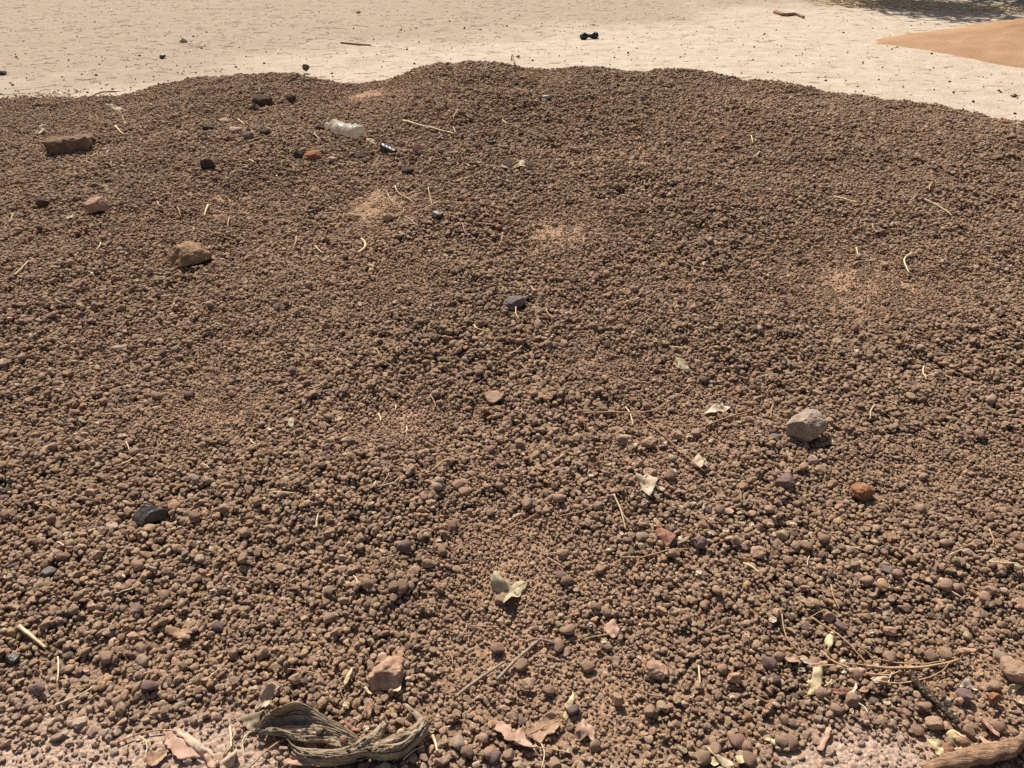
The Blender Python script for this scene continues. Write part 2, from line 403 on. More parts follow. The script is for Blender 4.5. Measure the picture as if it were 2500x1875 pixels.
# ---------------------------------------------------------------- stones
def stone_mesh(seed, sub=4, planes=7, rough=.12, cut=(.55, .9)):
    bm = bmesh.new(); bmesh.ops.create_icosphere(bm, subdivisions=sub, radius=1)
    rnd = random.Random(seed)
    pl = []
    for _ in range(planes):
        n = Vector((rnd.gauss(0, 1), rnd.gauss(0, 1), rnd.gauss(0, 1))).normalized(); pl.append((n, rnd.uniform(*cut)))
    off = Vector((rnd.uniform(-50, 50), rnd.uniform(-50, 50), rnd.uniform(-50, 50)))
    for v in bm.verts:
        p = v.co.copy()
        for n, d in pl:
            s = p.dot(n) - d
            if s > 0: p -= n * s * .85
        q = v.co * 1.3 + off
        p *= 1 + rough * (mnoise.noise(q) + .5 * mnoise.noise(q * 2.3) + .28 * mnoise.noise(q * 5.1) + (.30 * mnoise.noise(q * 9.7) + .22 * mnoise.noise(q * 19) if sub > 3 else 0))
        v.co = p
    me = bpy.data.meshes.new('stone'); bm.to_mesh(me); bm.free()
    co = np.array([v.co for v in me.vertices]); mn, mx = co.min(0), co.max(0); co = (co - (mn + mx) / 2) / ((mx - mn) / 2)
    me.vertices.foreach_set('co', co.reshape(-1))
    return me

masks = []           # (x, y, rx, ry): footprints that loose pebbles keep clear of
def stone(px, py, w, h, mat, label, name='stone', cat='stone', seed=None, sub=5, planes=9, rough=.13, bury=.22, hz=None, group=None, rot=None, cut=(.5, .85)):
    seed = seed if seed is not None else int(px * 7 + py * 3)
    base = hit(px, py + h * .28); dep = depth_of(base)
    W = w * dep / FPX; dv = math.atan2(CAM_H - base[2], base[1])
    Hv = h * dep / FPX
    D = W * .82; Hz = hz * W if hz else max(.42 * W, min(.9 * W, (Hv - .55 * D * math.sin(dv)) / math.cos(dv)))
    me = stone_mesh(seed, sub, planes, rough, cut)
    o = link(name, me, M[mat])
    o.scale = (W / 2, D / 2, Hz / 2)
    o.rotation_euler = (0, 0, rot if rot is not None else random.Random(seed).uniform(-.5, .5))
    o.location = (base[0], base[1] + D * .15, base[2] + Hz / 2 - Hz * bury + .011)
    co = np.array([v.co for v in me.vertices]) * np.array(o.scale); me.vertices.foreach_set('co', co.reshape(-1)); o.scale = (1, 1, 1); me.update()
    masks.append((base[0], base[1] + D * .15, W * .42, D * .42))
    return tag(o, label, cat, group)

stones = [
 (1967, 1048, 98, 98, 'palebrown', 'largest rounded pale brown rock sitting on the gravel', 'rock', dict(planes=11, rough=.10, hz=.86, cut=(.55, .85), sub=6)),
 (465, 632, 104, 60, 'ochre', 'porous ochre laterite block with pitted front face', 'rock', dict(planes=9, rough=.17, hz=.56, sub=5)),
 (237, 508, 54, 50, 'brown', 'angular brown rock with a pale flat top, beyond the porous block', 'rock', dict(planes=10, hz=.8)),
 (103, 503, 30, 30, 'dark', 'dark brown rounded stone beside the angular brown rock', 'stone', {}),
 (370, 1262, 80, 50, 'charcoal', 'shiny black charcoal-like stone with dusty cream top', 'stone', dict(planes=12, hz=.55, rot=.2)),
 (1258, 742, 60, 50, 'grey', 'grey slaty wedge of rock half sunk in the gravel', 'rock', dict(planes=12, hz=.6, rot=.5)),
 (1203, 977, 52, 36, 'brown', 'flat-topped reddish brown stone alone on the gravel slope', 'stone', dict(planes=12, hz=.5)),
 (1912, 1183, 47, 47, 'purple', 'purplish knobbly round stone near the largest pale rock', 'stone', dict(rough=.16, hz=.85)),
 (2103, 1208, 60, 48, 'red', 'crumbly orange-red clod near the purplish knobbly stone', 'clod', dict(rough=.2, hz=.62, sub=5)),
 (1852, 1356, 44, 38, 'brown', 'squarish brown clod standing below the leaf litter', 'clod', dict(rough=.16, hz=.7)),
 (945, 1648, 100, 92, 'clod', 'soft reddish brown earth clod leaning on a curled leaf', 'clod', dict(rough=.2, hz=.6, sub=5, planes=5)),
 (1603, 1640, 60, 58, 'clod', 'crumbly brown earth clod with a straw tucked under it', 'clod', dict(rough=.19, hz=.66, sub=5)),
 (2474, 1640, 66, 74, 'brown', 'blocky brown rock beside the pale folded leaf scraps', 'rock', dict(planes=12, hz=.75)),
 (640, 254, 56, 36, 'dark', 'large dark lump standing in the hollow behind the bottle', 'rock', dict(planes=10, hz=.6)),
 (712, 246, 24, 20, 'dark', 'round dark stone beside the large dark lump', 'stone', dict(hz=.8)),
 (617, 268, 26, 16, 'dark', 'low black stone tucked against the large dark lump', 'stone', {}),
 (510, 316, 32, 19, 'dark', 'dark stone in a cluster of pale brown stones', 'stone', {}),
 (605, 336, 34, 22, 'grey', 'grey stone with shaded front in the pale brown cluster', 'stone', {}),
 (508, 404, 36, 28, 'dark', 'dark pyramid-shaped stone between mud brick and straw tuft', 'stone', dict(planes=12, hz=.7)),
 (575, 322, 34, 18, 'pale', 'pale flat stone in the cluster near the bottle', 'stone', {}),
 (548, 300, 30, 16, 'brown', 'brown low stone at the far side of the cluster', 'stone', {}),
 (645, 327, 26, 16, 'dark', 'small black stone between the cluster and the bottle', 'stone', {}),
 (784, 318, 28, 20, 'dark', 'dark blocky stone touching the neck of the bottle', 'stone', dict(planes=12, hz=.7)),
 (766, 384, 48, 28, 'red', 'rusty red crumbly clod in front of the bottle', 'clod', dict(rough=.2, sub=5)),
 (730, 381, 30, 22, 'dark', 'dark red-black lump beside the rusty clod', 'stone', dict(rough=.18)),
 (886, 386, 38, 20, 'dark', 'dark flat clod beside the black ribbed scrap', 'clod', dict(rough=.18)),
 (812, 395, 24, 15, 'pale', 'pale pinkish stone beside the rusty red clod', 'stone', {}),
 (996, 422, 36, 16, 'dark', 'long low dark stone below the upright pinkish leaf', 'stone', dict(hz=.45)),
 (950, 535, 32, 27, 'brown', 'brown stone lying in the tuft of straw', 'stone', {}),
 (1068, 532, 30, 24, 'charcoal', 'blue-black stone beside the tuft of straw', 'stone', {}),
 (760, 522, 20, 13, 'charcoal', 'small flat black stone on the tuft\'s bottle side', 'stone', {}),
 (842, 635, 17, 16, 'dark', 'small round black stone under the curled pale strip', 'stone', {}),
 (797, 594, 19, 18, 'dark', 'small dark stone beside the curled pale strip', 'stone', {}),
 (1335, 243, 27, 16, 'charcoal', 'jagged black stone near the mound crest', 'stone', dict(planes=12)),
 (1568, 245, 17, 13, 'grey', 'small grey stone near the mound crest', 'stone', {}),
 (98, 1690, 36, 36, 'purple', 'purplish grey stone near two crossing straws', 'stone', {}),
 (36, 1618, 30, 26, 'charcoal', 'greenish black rounded stone near the thick pale stick', 'stone', {}),
 (1525, 1082, 46, 38, 'brown', 'dark brown knobbly clod among the leaf litter', 'clod', dict(rough=.17)),
 (1583, 1086, 38, 34, 'clod', 'crumbly light brown clod beside the thin diagonal twig', 'clod', dict(rough=.18)),
 (1557, 1138, 26, 26, 'brown', 'smooth upright brown stone above the large pale leaf', 'stone', {}),
 (1586, 1160, 34, 24, 'clod', 'lumpy clod touching the top of the large pale leaf', 'clod', dict(rough=.18)),
 (1652, 1068, 30, 26, 'brown', 'rounded brown clod by the thin diagonal twig', 'clod', {}),
 (1705, 1332, 40, 34, 'purple', 'grainy purplish clod beside the broken reddish leaf', 'clod', dict(rough=.18)),
 (1986, 1130, 30, 24, 'pale', 'pale squarish stone just below the largest pale rock', 'stone', dict(planes=12)),
 (1890, 1075, 34, 20, 'grey', 'smooth greenish grey pebble beside the largest pale rock', 'stone', dict(planes=2, rough=.05)),
 (2022, 1034, 24, 20, 'brown', 'brown stone at the side of the largest pale rock', 'stone', {}),
 (2166, 1400, 30, 15, 'grey', 'smooth elongated grey pebble', 'stone', dict(planes=2, rough=.05, rot=-.6)),
 (8, 894, 30, 24, 'pale', 'pale rounded stone at the foot-print hollow', 'stone', {}),
 (286, 856, 28, 20, 'pale', 'smooth pale egg-shaped stone above the dark dent', 'stone', dict(planes=2, rough=.05)),
 (168, 918, 28, 18, 'ochre', 'flat ochre stone below the egg-shaped pale stone', 'stone', {}),
 (8, 1225, 22, 20, 'purple', 'smooth purple-brown pebble by itself on the gravel', 'stone', dict(planes=2, rough=.06)),
 (226, 1210, 28, 26, 'brown', 'angular orange-brown stone behind the charcoal-like stone', 'stone', dict(planes=12)),
 (274, 1290, 34, 30, 'pale', 'pale tan flat stone beside the charcoal-like stone', 'stone', dict(planes=12, hz=.4)),
 (366, 1296, 32, 20, 'brown', 'brown stone just under the charcoal-like stone', 'stone', {}),
 (238, 1362, 28, 30, 'brown', 'upright angular brown stone on the lower slope', 'stone', dict(planes=12)),
 (122, 1402, 36, 24, 'grey', 'flat purplish grey stone on the lower slope', 'stone', dict(hz=.4)),
 (333, 1495, 38, 24, 'purple', 'dark purple pointed stone beside a tan leaf', 'stone', dict(planes=12)),
 (348, 1590, 28, 30, 'brown', 'dark upright brown stone below a tan leaf', 'stone', {}),
 (195, 1770, 42, 26, 'pale', 'flat triangular pale stone at the dusty toe', 'stone', dict(planes=12, hz=.35)),
 (1286, 1680, 38, 30, 'brown', 'squarish brown stone below the forked twig', 'stone', dict(planes=12)),
 (1180, 1811, 28, 28, 'brown', 'smooth egg-shaped brown stone beside the broken pink leaf', 'stone', dict(planes=2, rough=.06)),
 (1115, 1752, 26, 28, 'brown', 'pear-shaped brown stone below the straight grey twig', 'stone', {}),
 (2169, 1547, 32, 34, 'brown', 'cube-like brown stone behind the dry stem', 'stone', dict(planes=12)),
 (2022, 1512, 30, 30, 'brown', 'flat-faced brown stone behind the torn yellowish leaf', 'stone', dict(planes=12)),
 (1506, 1714, 34, 34, 'brown', 'rounded brown stone below the straw-topped clod', 'stone', {}),
 (1790, 1660, 36, 46, 'clod', 'lumpy upright clod among small leaf scraps', 'clod', dict(rough=.18)),
 (2352, 1704, 40, 28, 'purple', 'smooth dark plum stone beside the charred stick', 'stone', dict(planes=4, rough=.07)),
 (2310, 1726, 24, 18, 'charcoal', 'black flat stone touching the charred stick', 'stone', {}),
 (2424, 1710, 34, 40, 'red', 'rusty knobbly clod between the charred stick and the blocky rock', 'clod', dict(rough=.19)),
 (2278, 1770, 44, 30, 'brown', 'broad knobbly stone beneath the charred stick', 'stone', dict(rough=.17)),
 (1892, 1860, 15, 22, 'red', 'dark red upright pebble in the pale dust', 'stone', {}),
 (698, 1722, 24, 24, 'brown', 'brown stone held between the cloth and the leaf on it', 'stone', {}),
 (722, 1664, 34, 26, 'brown', 'broad brown stone behind the crumpled cloth', 'stone', {}),
 (2340, 1720, 20, 18, 'brown', 'small brown stone beside the dark plum stone', 'stone', {}),
 (397, 141, 18, 11, 'charcoal', 'flat black stone alone on the pale yard', 'stone', dict(bury=.1)),
 (747, 171, 19, 18, 'dark', 'dark cube-like stone on the yard behind the mound', 'stone', dict(planes=12, bury=.08)),
 (6, 183, 22, 13, 'dark', 'dark flattened stone on the yard beyond the mud brick', 'stone', dict(bury=.1)),
 (1265, 141, 10, 6, 'dark', 'small black pebble on the yard behind the crest hump', 'stone', dict(bury=.1, sub=3)),
 (875, 33, 12, 8, 'brown', 'lone brown stone far out in the littered yard', 'stone', dict(bury=.1, sub=3)),
 (2475, 237, 15, 7, 'charcoal', 'thin black chip on the yard below the sand pile', 'stone', dict(bury=.1, sub=3)),
 (2452, 303, 28, 15, 'red', 'rusty clod on the edge of the mound', 'clod', {}),
 (2486, 307, 20, 9, 'pale', 'pale stone next to the rusty clod on the mound edge', 'stone', {}),
]
for px, py, w, h, m, lab, nm, kw in stones:
    stone(px, py, w, h, m, lab, nm, nm, **kw)

def build_brick():
    base = hit(166, 378); dep = depth_of(base); W = 104 * dep / FPX; D = W * .55; Hh = W * .42
    bm = bmesh.new(); bmesh.ops.create_cube(bm, size=1)
    bmesh.ops.subdivide_edges(bm, edges=bm.edges[:], cuts=22, use_grid_fill=True)
    for v in bm.verts:
        p = Vector((v.co.x * W, v.co.y * D, v.co.z * Hh))
        n = Vector((v.co.x, v.co.y, v.co.z)); s = sorted([abs(c) for c in n]); edge = (s[1] - .36) / .14
        if edge > 0: p *= 1 - .10 * edge * edge
        q = p * 22; p += n.normalized() * (.016 * mnoise.noise(q) + .010 * mnoise.noise(q * 2.3) + .006 * mnoise.noise(q * 5.7))
        v.co = p
    me = bpy.data.meshes.new('mud_brick'); bm.to_mesh(me); bm.free()
    o = link('mud_brick', me, M['mud']); o.location = (base[0], base[1] + D * .45, base[2] + Hh * .30); o.rotation_euler = (R(-3), R(-4), R(6))
    masks.append((base[0], base[1] + D * .45, W * .46, D * .46))
    tag(o, 'broken dark mud brick half sunk in the gravel', 'brick')
build_brick()

# ---------------------------------------------------------------- gravel: dropped grain by grain onto the height field
CELL = .005
GX0, GX1, GY0, GY1 = -5.6, 5.4, .55, 8.0
gx = np.arange(GX0, GX1, CELL); gy = np.arange(GY0, GY1, CELL)
def big_H():
    xs = gx[::4]; ys = gy[::4]; X, Y = np.meshgrid(xs, ys); hh = np.maximum(H(X, Y), -.004); dd = dust(X, Y); z = hh + .006 * dd
    out = np.repeat(np.repeat(z, 4, 0), 4, 1)[:len(gy), :len(gx)]
    for ax in (0, 1):
        kk = np.ones(4) / 4; out = np.apply_along_axis(lambda a: np.convolve(np.pad(a, (2, 1), 'edge'), kk, 'valid'), ax, out)
    return out.astype(np.float32)
HM = big_H()
keep = np.ones(HM.shape, bool)
for mx_, my_, rx, ry in masks:
    i0, i1 = int((mx_ - rx - GX0) / CELL), int((mx_ + rx - GX0) / CELL) + 1; j0, j1 = int((my_ - ry - GY0) / CELL), int((my_ + ry - GY0) / CELL) + 1
    if i0 < 0 or j0 < 0 or i1 >= len(gx) or j1 >= len(gy): continue
    xx, yy = np.meshgrid(gx[i0:i1], gy[j0:j1]); keep[j0:j1, i0:i1] &= ((xx - mx_) / rx) ** 2 + ((yy - my_) / ry) ** 2 > 1

def region(n, ymax=7.6, margin=.55, seed=1):
    g = np.random.default_rng(seed); out = []
    tot = 0
    while tot < n:
        y = g.uniform(.78, ymax, n); x = g.uniform(-5.3, 5.2, n)
        ok = np.abs(x) < .65 * (.851 * y + .79) + margin
        yc = np.interp(x, CX, CYI); ok &= y < yc + 1.6
        out.append(np.stack([x, y], 1)[ok]); tot += int(ok.sum())
    return np.concatenate(out)[:n]

def drop(n, cand, rfun, seed, sink, ymax=7.6, dens=None):
    g = np.random.default_rng(seed + 50)
    P = region(n, ymax, seed=seed); x, y = P[:, 0], P[:, 1]
    d = dens(x, y); edge = sstep(-.03, .05, H(x, y) + .022 * vnoise(x, y, .14, 31, 3)); d = d * np.maximum(edge, .10 * np.exp(-np.maximum(0, y - np.interp(x, CX, CYI) - .3) / .35))
    ix = ((x - GX0) / CELL).astype(int); iy = ((y - GY0) / CELL).astype(int)
    ok = (g.uniform(0, 1, len(x)) < d) & keep[iy, ix]
    x, y = x[ok], y[ok]; m = len(x)
    x = x[:, None] + g.normal(0, .007, (m, cand)); y = y[:, None] + g.normal(0, .007, (m, cand))     # of a few spots close by a grain rolls to the lowest
    ix = ((x - GX0) / CELL).astype(int); iy = ((y - GY0) / CELL).astype(int)
    r = rfun(x[:, 0], y[:, 0], g)
    stamps = {}
    zs = np.empty(m); sel = np.empty(m, int); rad = (r / CELL + .5).astype(int); rows = np.arange(m)
    for i in range(m):
        c = int(HM[iy[i], ix[i]].argmin()) if cand > 1 else 0
        k_ = max(1, int(rad[i])); a, b = iy[i, c], ix[i, c]
        patch = HM[a - k_:a + k_ + 1, b - k_:b + k_ + 1]
        ri = r[i]
        z = .75 * float(patch.mean()) + .25 * float(patch.max()) + ri * sink
        st = stamps.get(k_)
        if st is None:
            q = np.arange(-k_, k_ + 1) / (k_ + .35); qq = q[:, None] ** 2 + q[None] ** 2
            st = np.where(qq < 1, np.sqrt(np.maximum(1 - qq, 0)) * .78, -9).astype(np.float32); stamps[k_] = st
        np.maximum(patch, st * ri + z, out=patch)
        zs[i] = z; sel[i] = c
    xx = x[rows, sel]; yy = y[rows, sel]
    return np.stack([xx, yy, zs], 1), r

PAL = np.array([[.285, .190, .135], [.31, .208, .150], [.265, .172, .122], [.255, .168, .122], [.245, .165, .128], [.335, .208, .125], [.37, .265, .195], [.19, .125, .095], [.13, .092, .078], [.31, .180, .130]])
PW = np.array([.24, .2, .16, .11, .07, .06, .07, .05, .02, .02])
def tints(P, seed):
    g = np.random.default_rng(seed); n = len(P); c = PAL[g.choice(len(PAL), n, p=PW / PW.sum())] * g.normal(1.45, .15, (n, 1)) * np.array([.99, 1.02, .95]) * (1 + g.normal(0, .02, (n, 3)))
    D = dust(P[:, 0], P[:, 1])[:, None]; F = fines(P[:, 0], P[:, 1])[:, None]
    c = c * (1 + .10 * vnoise(P[:, 0], P[:, 1], .8, 41, 3)[:, None])
    c = c + (np.array([.46, .30, .20]) - c) * F * .4
    c = c + (np.array([.54, .40, .31]) - c) * D * .55
    return np.clip(c, .02, .8)

protos = []
for s in range(14):
    me = stone_mesh(900 + s, 3, 9 + s % 5, .10, (.5, .86)); co = np.array([v.co for v in me.vertices])
    gq = np.random.default_rng(s); co *= np.array([gq.uniform(.95, 1.25), gq.uniform(.8, 1.0), gq.uniform(.60, .80)]); me.vertices.foreach_set('co', co.reshape(-1))
    me.polygons.foreach_set('use_smooth', [True] * len(me.polygons)); me.materials.append(M['gravel'])
    protos.append(bpy.data.objects.new('gravel_grain_shape', me))

def instancer(name, P, r, label, cat, seed):
    g = np.random.default_rng(seed); n = len(P)
    me = bpy.data.meshes.new(name); me.vertices.add(n); me.vertices.foreach_set('co', P.astype(np.float32).reshape(-1))
    rot = np.stack([g.normal(0, .35, n), g.normal(0, .35, n), g.uniform(0, 6.28, n)], 1)
    scl = r[:, None] * g.uniform(.88, 1.12, (n, 3))
    a = me.attributes.new('rot', 'FLOAT_VECTOR', 'POINT'); a.data.foreach_set('vector', rot.astype(np.float32).reshape(-1))
    a = me.attributes.new('scl', 'FLOAT_VECTOR', 'POINT'); a.data.foreach_set('vector', scl.astype(np.float32).reshape(-1))
    a = me.attributes.new('pick', 'INT', 'POINT'); a.data.foreach_set('value', g.integers(0, len(protos), n).astype(np.int32))
    a = me.attributes.new('tint', 'FLOAT_COLOR', 'POINT'); a.data.foreach_set('color', np.concatenate([tints(P, seed + 3), np.ones((n, 1))], 1).astype(np.float32).reshape(-1))
    me.materials.append(M['gravel'])
    o = bpy.data.objects.new(name, me); col.objects.link(o)
    ng = bpy.data.node_groups.new(name, 'GeometryNodeTree')
    ng.interface.new_socket('Geometry', in_out='INPUT', socket_type='NodeSocketGeometry'); ng.interface.new_socket('Geometry', in_out='OUTPUT', socket_type='NodeSocketGeometry')
    N, L = ng.nodes, ng.links; gi = N.new('NodeGroupInput'); go = N.new('NodeGroupOutput')
    jn = N.new('GeometryNodeJoinGeometry')
    for p in protos:
        oi = N.new('GeometryNodeObjectInfo'); oi.inputs['Object'].default_value = p; oi.inputs['As Instance'].default_value = True
        L.new(oi.outputs['Geometry'], jn.inputs[0])
    ip = N.new('GeometryNodeInstanceOnPoints'); ip.inputs['Pick Instance'].default_value = True
    L.new(gi.outputs[0], ip.inputs['Points']); L.new(jn.outputs[0], ip.inputs['Instance'])
    for an, ty, sock in (('rot', 'FLOAT_VECTOR', 'Rotation'), ('scl', 'FLOAT_VECTOR', 'Scale'), ('pick', 'INT', 'Instance Index')):
        na = N.new('GeometryNodeInputNamedAttribute'); na.data_type = ty; na.inputs['Name'].default_value = an
        L.new(na.outputs['Attribute'], ip.inputs[sock])
    L.new(ip.outputs[0], go.inputs[0])
    md = o.modifiers.new('grains', 'NODES'); md.node_group = ng
    return tag(o, label, cat, kind='stuff')

def r_coarse(x, y, g):
    F = fines(x, y); r = np.exp(g.normal(math.log(.0068), .30, len(x))) * (1 - .40 * F) * (1 + .10 * vnoise(x, y, .7, 61, 2))
    return np.clip(r, .0034, .0145)
def r_grit(x, y, g): return np.clip(np.exp(g.normal(math.log(.0032), .3, len(x))), .0018, .0055)
NC = 430000
Pc, rc = drop(NC, 4, r_coarse, 71, .12, dens=lambda x, y: (1 - .80 * dust(x, y)) * (1 - .35 * fines(x, y)))
instancer('gravel', Pc, rc, 'brown rounded laterite gravel covering the whole mound', 'gravel', 81)
Pg, rg = drop(120000, 3, r_grit, 72, .15, ymax=3.6, dens=lambda x, y: np.clip(.12 + .9 * fines(x, y) + .3 * dust(x, y), 0, 1) * (1 - sstep(2.6, 3.6, y) * .8))
instancer('grit', Pg, rg, 'fine brown grit filling the gaps between the gravel', 'grit', 82)

def top(x, y, k_=0):
    i = int((x - GX0) / CELL); j = int((y - GY0) / CELL)
    if not (2 <= i < len(gx) - 3 and 2 <= j < len(gy) - 3): return max(float(H(x, y)), float(yard_z(np.array(x), np.array(y))) if float(H(x, y)) < 0 else 0.)
    if k_: return float(HM[max(0, j - k_):j + k_ + 1, max(0, i - k_):i + k_ + 1].max())
    return float(HM[j, i])
def hsmooth(x, y): return max(float(H(x, y)), 0.) + (.006 if float(H(x, y)) > .01 else 0)
def hit_s(px, py): return hit(px, py, hsmooth)

LANDMARKS = [(1967,1048,'the largest pale rock'),(465,640,'the porous ochre block'),(370,1262,'the charcoal-like stone'),(820,1790,'the crumpled cloth'),(1242,1448,'the grey-green star-like leaf'),
 (1230,1625,'the two grey twigs'),(2275,1715,'the charred stick'),(2150,1640,'the dry plant stem'),(2400,1855,'the thick branch'),(840,325,'the plastic bottle'),(165,360,'the mud brick'),(940,525,'the straw tuft'),
 (945,1648,'the soft reddish clod'),(2103,1208,'the orange-red clod'),(1258,742,'the grey slaty rock'),(1575,1195,'the large forked pale leaf'),(1265,415,'the crumpled upper-slope leaf'),(1625,1325,'the broken reddish leaf'),
 (1490,1545,'the square pink leaf'),(433,1555,'the flat tan leaf'),(1667,895,'the pale green leaf piece'),(1203,977,'the flat-topped stone'),(715,1043,'the small green flake'),(1603,1640,'the straw-topped clod'),(1325,1785,'the cupped tan leaf'),
 (85,1567,'the thick pale stick'),(237,508,'the angular brown rock'),(2215,650,'the sharply bent straw'),(2290,513,'the arched straw'),(8,894,'the pale rounded stone'),(2474,1640,'the blocky brown rock'),(1985,1670,'the torn yellow-green leaf'),
 (460,1820,'the cracked leaf'),(1765,1850,'the pale speckled leaf'),(1580,1014,'the long thin twig'),(640,254,'the large dark lump')]
LW = [(hit(a, b), t) for a, b, t in LANDMARKS]
def whereabouts(p):
    d, t = min((math.hypot(q[0] - p[0], q[1] - p[1]), t) for q, t in LW)
    return ('close to ' if d < .16 else 'not far from ' if d < .45 else 'some way from ') + t

# ---------------------------------------------------------------- bigger nodules lying among the gravel
def nodules():
    meshes = []
    for s in range(10):
        me = stone_mesh(400 + s, 3, 9 + s % 5, .12, (.5, .86)); co = np.array([v.co for v in me.vertices])
        gq = np.random.default_rng(s + 30); co *= np.array([1.1, .92, gq.uniform(.65, .85)]); me.vertices.foreach_set('co', co.reshape(-1))
        me.polygons.foreach_set('use_smooth', [True] * len(me.polygons)); me.materials.append(M[['brown', 'brown', 'clod', 'brown', 'purple', 'brown', 'clod', 'pale', 'brown', 'brown'][s]]); meshes.append(me)
    rnd = random.Random(77); n = 0
    while n < 190:
        px = rnd.uniform(10, 2490); py = 1870 - 1350 * rnd.random() ** 1.5
        p = hit_s(px, py)
        if dust(np.array(p[0]), np.array(p[1])) > .5 or any(((p[0] - a) / (c * 1.4)) ** 2 + ((p[1] - b) / (d * 1.4)) ** 2 < 1 for a, b, c, d in masks): continue
        if 560 < px < 1070 and py > 1640: continue
        r = rnd.uniform(.0120, .0168); mi = rnd.randrange(10); me = meshes[mi]
        o = bpy.data.objects.new('gravel_nodule', me); col.objects.link(o); o.scale = (r, r, r)
        o.location = (p[0], p[1], top(p[0], p[1], 1) + r * .18); o.rotation_euler = (rnd.uniform(-.4, .4), rnd.uniform(-.4, .4), rnd.uniform(0, 6.28))
        tag(o, f"{'chunky' if r > .0145 else 'plump'} {['brown', 'brown', 'earthy', 'brown', 'purplish', 'brown', 'earthy', 'pale', 'brown', 'brown'][mi]} nodule {whereabouts(p)}", 'stone', 'bigger nodules among the gravel'); n += 1
nodules()

# ---------------------------------------------------------------- leaves, traced as outlines and laid on the stones
def smooth_normal(x, y):
    e = .08; return Vector((-(hsmooth(x + e, y) - hsmooth(x - e, y)) / (2 * e), -(hsmooth(x, y + e) - hsmooth(x, y - e)) / (2 * e), 1)).normalized()

def leaf(poly, mat, label, name='dry_leaf', cat='leaf', curl=.25, tilt=(0, 0), rib=None, wave=.10, stem=None, lift=0., jag=.025, roll=0., ribmat='s_stem', group=None, seedo=0):
    c = np.mean(poly, 0); C = hit_s(c[0], c[1]); seed = int(c[0] + 3 * c[1]) + seedo; rnd = random.Random(seed)
    n = smooth_normal(C[0], C[1]); n = (n + Vector((tilt[0], -tilt[1], 0))).normalized()
    ex = Vector((1, 0, 0)); ex = (ex - n * ex.dot(n)).normalized(); ey = n.cross(ex)
    P0 = Vector(C) + n * lift
    def to2(px, py):
        d = Vector(ray(px, py)); o = Vector((0, 0, CAM_H)); t = (P0 - o).dot(n) / d.dot(n); q = o + d * t - P0
        return Vector((q.dot(ex), q.dot(ey)))
    pts = [to2(*p) for p in poly]
    if sum(pts[i - 1].cross(pts[i]) for i in range(len(pts))) < 0: pts.reverse()
    size = max((a - b).length for a in pts for b in pts)
    ring = []
    for i, a in enumerate(pts):                         # rounded corners and a torn, uneven rim
        b = pts[(i + 1) % len(pts)]; z0 = pts[i - 1]; z3 = pts[(i + 2) % len(pts)]; m_ = 4
        for s in range(m_):
            t = s / m_; cm = .5 * ((2 * a) + (b - z0) * t + (2 * z0 - 5 * a + 4 * b - z3) * t * t + (3 * a - z0 - 3 * b + z3) * t ** 3)
            q = a.lerp(b, t).lerp(cm, .6)
            ring.append(q + Vector((rnd.gauss(0, 1), rnd.gauss(0, 1))) * size * jag * .5)
    step = size / 13; allp = list(ring); mnx = min(p.x for p in ring); mxx = max(p.x for p in ring); mny = min(p.y for p in ring); mxy = max(p.y for p in ring)
    def inside(q):
        r_ = False
        for i in range(len(ring)):
            a, b = ring[i - 1], ring[i]
            if (a.y > q.y) != (b.y > q.y) and q.x < (b.x - a.x) * (q.y - a.y) / (b.y - a.y) + a.x: r_ = not r_
        return r_
    yy = mny
    while yy < mxy:
        xx = mnx
        while xx < mxx:
            q = Vector((xx + rnd.uniform(-.3, .3) * step, yy + rnd.uniform(-.3, .3) * step))
            if inside(q): allp.append(q)
            xx += step
        yy += step
    nr = len(ring); res = delaunay_2d_cdt(allp, [(i, (i + 1) % nr) for i in range(nr)], [list(range(nr))], 1, 1e-7)
    v2, faces = res[0], res[2]
    if rib: a, b = to2(*rib[0]), to2(*rib[1])
    else:
        far = max(((p, q) for p in pts for q in pts), key=lambda t: (t[0] - t[1]).length); a, b = far
    ax = (b - a).normalized(); pr = Vector((-ax.y, ax.x)); half = max(abs((p - a).dot(pr)) for p in ring) + 1e-6
    off = Vector((rnd.uniform(0, 90), rnd.uniform(0, 90), 0))
    def zf(q):
        w = (q - a).dot(pr) / half; s = (q - a).dot(ax) / ((b - a).length + 1e-6)
        z = 1.35 * curl * half * (w * w - .3) + 1.5 * wave * size * mnoise.noise(Vector((q.x, q.y, 0)) / size * 3.2 + off)
        z += roll * size * (s - .5) ** 2 + .016 * size * math.sin(abs(w) * 9 + s * 17)
        return z
    zs = [zf(q) for q in v2]
    P3 = [P0 + ex * q.x + ey * q.y + n * z for q, z in zip(v2, zs)]
    gap = sorted(p.z - top(p.x, p.y) for p in P3); sh = -gap[int(len(gap) * .12)] + .0006
    base = Vector((C[0], C[1], C[2]))
    me = pymesh(name, [p + Vector((0, 0, sh)) - base for p in P3], faces)
    o = link(name, me, M[mat]); o.location = base
    md = o.modifiers.new('thickness', 'SOLIDIFY'); md.thickness = .0008; md.offset = 0
    if rib:
        line = []; pa, pb = a, b
        for s in range(9):
            q = pa.lerp(pb, s / 8); line.append(P0 + ex * q.x + ey * q.y + n * (zf(q) + .0007) + Vector((0, 0, sh)) - base)
        link('midrib', tube_mesh('midrib', line, [size * .010 * (1 - .6 * s / 8) + .0004 for s in range(9)], 5), M[ribmat], o)
    if stem:
        line = [Vector(hit_s(*q)) for q in stem]; line = [Vector((q.x, q.y, top(q.x, q.y, 1) + .002)) - base for q in resample(line, 8)]
        link('leaf_stalk', tube_mesh('leaf_stalk', line, [.0012] * 8, 5), M[ribmat], o)
    return tag(o, label, cat, group)

